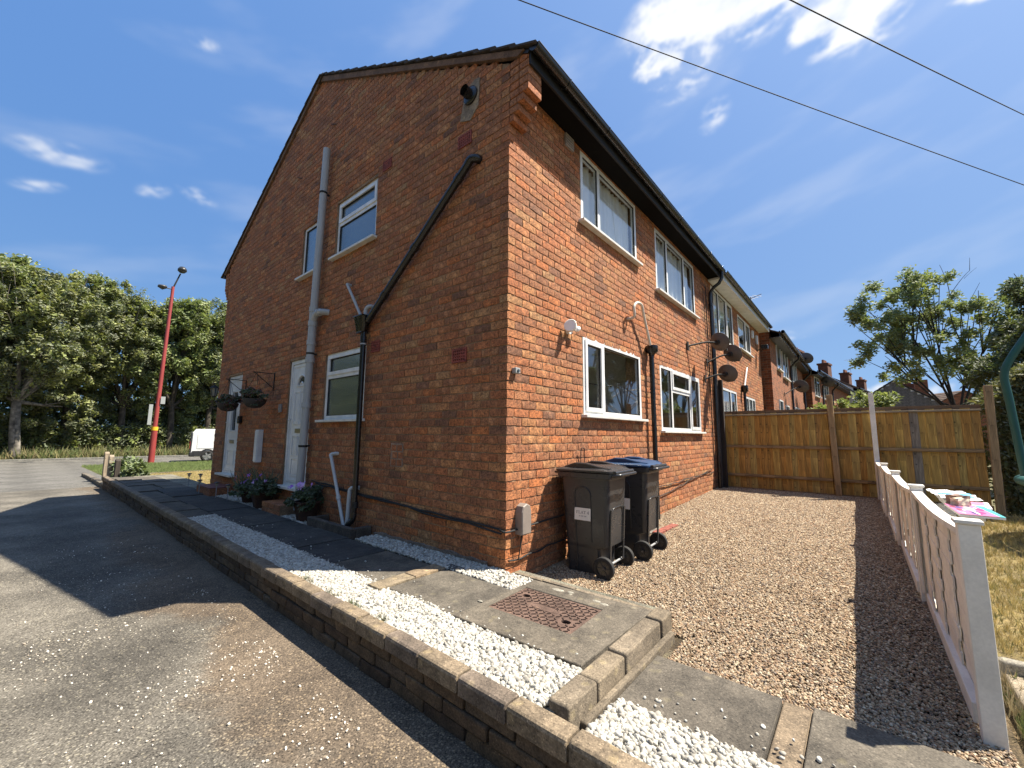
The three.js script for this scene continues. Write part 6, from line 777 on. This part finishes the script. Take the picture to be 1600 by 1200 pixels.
{ // parked van, rear three-quarter, length along z; local: rear faces +z
  const v = thing('parked_van', 'white panel van with black lower rear parked on the street behind the lawn', 'van', [-27.4, -0.40, -3.75], -0.22), white = mat([0.80, 0.80, 0.80], 0.25, { clearcoat: 0.6 }), dark = mat([0.03, 0.03, 0.032], 0.5);
  const prof = [[0, 0.45], [0.03, 1.62], [0.16, 1.80], [2.6, 1.82], [3.2, 1.30], [4.0, 1.05], [4.15, 0.5], [3.95, 0.35], [0.1, 0.35]];
  const side = extr(prof.map(([a, b]) => [a, b]), 1.56, 0.05).translate(0, 0, -0.78).rotateY(RY); part('body', side, white, v);
  part('bumper', [span(-0.86, 0.86, 0.30, 0.56, -0.2, 0.10, { r: 0.06, seg: 2 }), span(-0.84, 0.84, 0.27, 0.47, -4.25, -3.95, { r: 0.05 })], dark, v); part('lower_trim', [span(0.835, 0.86, 0.33, 0.62, -4.0, -0.05), span(-0.86, -0.835, 0.33, 0.62, -4.0, -0.05), span(-0.84, -0.74, 0.55, 1.72, 0.005, 0.07, { r: 0.02 }), span(0.74, 0.84, 0.55, 1.72, 0.005, 0.07, { r: 0.02 })], dark, v);
  part('rear_door', [span(-0.70, -0.01, 0.58, 1.70, 0.045, 0.075, { r: 0.02 })], white, v); part('rear_door', [span(0.01, 0.70, 0.58, 1.70, 0.045, 0.075, { r: 0.02 })], white, v); for (const x of [-0.36, 0.36]) part('rear_window', span(x - 0.26, x + 0.26, 1.12, 1.56, 0.076, 0.084, { r: 0.003 }), nightGlass, v);
  for (const s of [-1, 1]) part('side_panel', span(s * 0.832, s * 0.845, 0.75, 1.55, -1.5, -0.25, { r: 0.004 }), white, v); for (const s of [-1, 1]) part('tail_light', span(s * 0.80 - 0.05, s * 0.80 + 0.05, 0.75, 1.15, 0.07, 0.095, { r: 0.01 }), mat([0.28, 0.02, 0.02], 0.25), v);
  for (const [x, z] of [[0.8, -0.75], [-0.8, -0.75], [0.8, -3.35], [-0.8, -3.35]]) { const w = sub('wheel', v); part('tyre', new THREE.TorusGeometry(0.235, 0.085, 10, 26).rotateY(RY).translate(x, 0.32, z), rubber, w); part('rim', [new THREE.CylinderGeometry(0.2, 0.2, 0.12, 20).rotateZ(RY).translate(x, 0.32, z), ...[0, 1, 2, 3, 4].map((k) => bx(0.03, 0.07, 0.19, x + Math.sign(x) * 0.065, 0.32 + 0.11 * Math.sin(k * 1.2566), z + 0.11 * Math.cos(k * 1.2566), { rx: -k * 1.2566 }))], mat([0.5, 0.5, 0.5], 0.35, { metalness: 0.7 }), w); part('arch', new THREE.TorusGeometry(0.36, 0.035, 8, 20, Math.PI).rotateY(RY).translate(Math.sign(x) * 0.835, 0.34, z), dark, w); }
  for (const s of [-1, 1]) part('cab_window', extr([[2.35, 1.2], [2.55, 1.68], [2.62, 1.7], [3.05, 1.3], [3.1, 1.2]], 0.012).rotateY(RY).translate(s * 0.835, 0, 0), nightGlass, v);
}
// ---------- clutter behind the white fence, trampoline ----------
{
  const tb = thing('garden_table', 'white plastic table edge showing just behind the woven fence', 'table', [3.03, -0.1, -1.55]); part('top', span(-0.14, -0.06, 0.87, 0.90, -0.3, 0.9, { r: 0.01 }), upvc, tb); part('edge', span(-0.13, -0.07, 0.85, 0.868, -0.29, 0.88, { r: 0.008 }), upvc, tb); for (const [x, z] of [[-0.135, -0.2], [-0.11, -0.25], [-0.135, 0.3], [-0.12, 0.1]]) part('leg', rod([x, 0, z], [x, 0.83, z], 0.022, 0.028, 10), upvc, tb);
  const cv = document.createElement('canvas'); cv.width = 256; cv.height = 192; const c = cv.getContext('2d'), R = rng(801); c.fillStyle = '#cf7aa0'; c.fillRect(0, 0, 256, 192); c.fillStyle = '#58b3b8'; c.beginPath(); c.moveTo(190, 0); c.lineTo(256, 0); c.lineTo(256, 192); c.lineTo(226, 192); c.fill(); for (let i = 0; i < 26; i++) { c.fillStyle = ['#e2417f', '#f0d9dc', '#5c4a86', '#8c3b52', '#f4f0ee', '#caa6c8'][Math.floor(R() * 6)]; c.beginPath(); c.ellipse(20 + R() * 180, 15 + R() * 160, 8 + 22 * R(), 6 + 16 * R(), R() * 3, 0, 6.283); c.fill(); }
  const t = new THREE.CanvasTexture(cv); t.colorSpace = THREE.SRGBColorSpace; const mg = thing('magazine', 'pink and turquoise picture magazine lying on the table behind the fence', 'magazine', [2.925, 0.80, -0.78], 0.02); part("pages", span(-0.07, 0.10, 0.004, 0.015, -0.25, 0.22), mat([0.75, 0.74, 0.7], 0.8), mg); part('cover', new THREE.PlaneGeometry(0.172, 0.475).rotateX(-Math.PI / 2).translate(0.015, 0.0175, -0.015), mat([1, 1, 1], 0.35, { map: t }), mg);
  const m2 = thing('leaflet', 'white and pink folded leaflet on the table beside the magazine', 'leaflet', [2.985, 0.802, -1.15], -0.1); part('sheet', span(-0.06, 0.08, 0.003, 0.01, -0.18, 0.18), mat([0.75, 0.72, 0.72], 0.6), m2); part('print', span(-0.03, 0.06, 0.0105, 0.0125, -0.14, 0.02), mat([0.6, 0.16, 0.26], 0.6), m2);
  const bg = thing('paper_bag', 'crumpled brown and cream paper bag on the table', 'paper bag', [2.915, 0.795, -1.05], 0.4); const g = new THREE.BoxGeometry(0.07, 0.07, 0.10, 4, 4, 4), p = g.attributes.position; for (let i = 0; i < p.count; i++) { const k = 0.05 * fbm(p.getX(i) * 14, p.getY(i) * 14 + 3, p.getZ(i) * 14, 3); p.setXYZ(i, p.getX(i) + k, p.getY(i) + 0.04 + k * 0.6, p.getZ(i) - k); } const gg = g.toNonIndexed(); gg.computeVertexNormals(); part('bag', gg, mat([0.24, 0.15, 0.11], 0.8), bg); const g3 = gg.clone().scale(0.8, 0.6, 0.7).translate(-0.03, 0.02, 0.07); part('tissue', g3, mat([0.66, 0.58, 0.42], 0.85), bg);
  const pb = thing('plastic_bag', 'white carrier bag with pale blue print lying flat on the table', 'bag', [2.95, 0.80, -1.6], 0.05); const s = new THREE.PlaneGeometry(0.20, 0.62, 22, 34), sp = s.attributes.position; for (let i = 0; i < sp.count; i++) sp.setZ(i, 0.02 + 0.10 * 0.5 * Math.abs(fbm(sp.getX(i) * 7, sp.getY(i) * 7, 2, 4))); s.rotateX(-Math.PI / 2); s.computeVertexNormals(); part('film', s, mat([0.80, 0.80, 0.80], 0.4), pb); const s2 = new THREE.PlaneGeometry(0.16, 0.16, 14, 14), q = s2.attributes.position; for (let i = 0; i < q.count; i++) q.setZ(i, 0.024 + 0.05 * Math.abs(fbm(q.getX(i) * 7, (q.getY(i) - 0.12) * 7, 2, 4))); s2.rotateX(-Math.PI / 2).translate(0, 0, 0.12); s2.computeVertexNormals(); part('print', s2, mat([0.20, 0.52, 0.74], 0.4), pb);
  const tr = thing('trampoline', 'green padded trampoline pole and rim at the garden edge', 'trampoline', [3.95, 0, -5.0]), foam = mat([0.010, 0.085, 0.07], 0.5, { map: grimeR });
  part('padded_pole', [tube([[0.42, 3.0, 0.0], [0.2, 2.55, 0], [0.03, 2.25, 0], [-0.05, 2.05, 0], [-0.04, 1.7, 0], [0.0, 0.78, 0]], 0.039, 12)], foam, tr); part('rim_pad', [new THREE.TorusGeometry(1.5, 0.07, 10, 60).scale(1, 1, 0.8).rotateX(Math.PI / 2).scale(1, 1, 1).translate(1.46, 0.74, 0.2)], foam, tr); part('mat', new THREE.CircleGeometry(1.42, 40).rotateX(-Math.PI / 2).translate(1.46, 0.73, 0.2), rubber, tr); for (const a of [3.05, 2.0, 4.4, 0.5, 5.6]) part('leg', rod([1.46 + 1.46 * Math.cos(a), 0.72, 0.2 + 1.46 * Math.sin(a)], [1.46 + 1.46 * Math.cos(a), 0.0, 0.2 + 1.46 * Math.sin(a)], 0.022, 0.022, 10), galv, tr);
}
// ---------- overhead wires, aerials, pylon ----------
{
  const wire = (label, a, b, sag) => { const A = V(...a), B = V(...b), o = []; for (let i = 0; i <= 20; i++) { const t = i / 20; o.push(A.clone().lerp(B, t).add(V(0, -sag * 4 * t * (1 - t), 0))); } const m = part(numbered('overhead_wire'), tube(o, 0.013, 6), rubber, scene); m.userData = { label, category: 'wire' }; return m; };
  wire('overhead wire crossing from the roof top towards the picture edge, the lower one', [-4.29, 12.17, -2.65], [9.0, 9.58, -20.7], 0.04); wire('overhead wire crossing the clouds, the upper one', [1.5, 9.53, -4.88], [8.45, 12.83, -20.4], 0.03);
  const aer = (label, x, y, z, turn) => { const a = thing('tv_aerial', label, 'aerial', [x, y, z], turn); part('mast', rod([0, -1.2, 0], [0, 0.3, 0], 0.018), galv, a); part('boom', rod([0, 0.25, 0.5], [0, 0.25, -0.5], 0.012), galv, a); part('elements', [-0.45, -0.3, -0.15, 0, 0.15, 0.3].map((k) => rod([-0.2, 0.25, k], [0.2, 0.25, k], 0.007, 0.007, 5)), galv, a); };
  aer('dark television aerial on the ridge of the next house', -0.3, 6.1, -14.2, 0.9); aer('television aerial on a mast above the white terrace roof', 2.1, 9.9, -58, 1.3);
  // lattice pylon off to the side: it shows mirrored in the ground floor window
  const py = thing('electricity_pylon', 'grey lattice electricity pylon standing off beyond the gardens', 'pylon', [23.2, 0, -52], 0.35), st = mat([0.28, 0.29, 0.30], 0.6, { metalness: 0.4 }), o = []; const w = (y) => lerp(4.2, 0.8, clamp(y / 26)); for (const [sx, sz] of [[1, 1], [1, -1], [-1, 1], [-1, -1]]) o.push(rod([sx * 4.2, 0, sz * 4.2], [sx * 1.06, 24, sz * 1.06], 0.16, 0.12, 5)); for (let k = 0; k < 6; k++) { const y0 = k * 4, y1 = y0 + 4; for (const s of [1, -1]) { o.push(rod([-w(y0), y0, s * w(y0)], [w(y1), y1, s * w(y1)], 0.09, 0.09, 4), rod([w(y0), y0, s * w(y0)], [-w(y1), y1, s * w(y1)], 0.09, 0.09, 4), rod([s * w(y0), y0, -w(y0)], [s * w(y1), y1, w(y1)], 0.09, 0.09, 4), rod([s * w(y0), y0, w(y0)], [s * w(y1), y1, -w(y1)], 0.09, 0.09, 4), rod([-w(y1), y1, s * w(y1)], [w(y1), y1, s * w(y1)], 0.08, 0.08, 4)); } } part('lattice', o, st, py); for (const y of [15, 19, 23]) part('cross_arm', [rod([-5, y, 0], [5, y, 0], 0.12, 0.12, 5), rod([-5, y, 0], [0, y + 1.4, 0], 0.07, 0.07, 4), rod([5, y, 0], [0, y + 1.4, 0], 0.07, 0.07, 4)], st, py);
}
renderer.render(scene, camera);
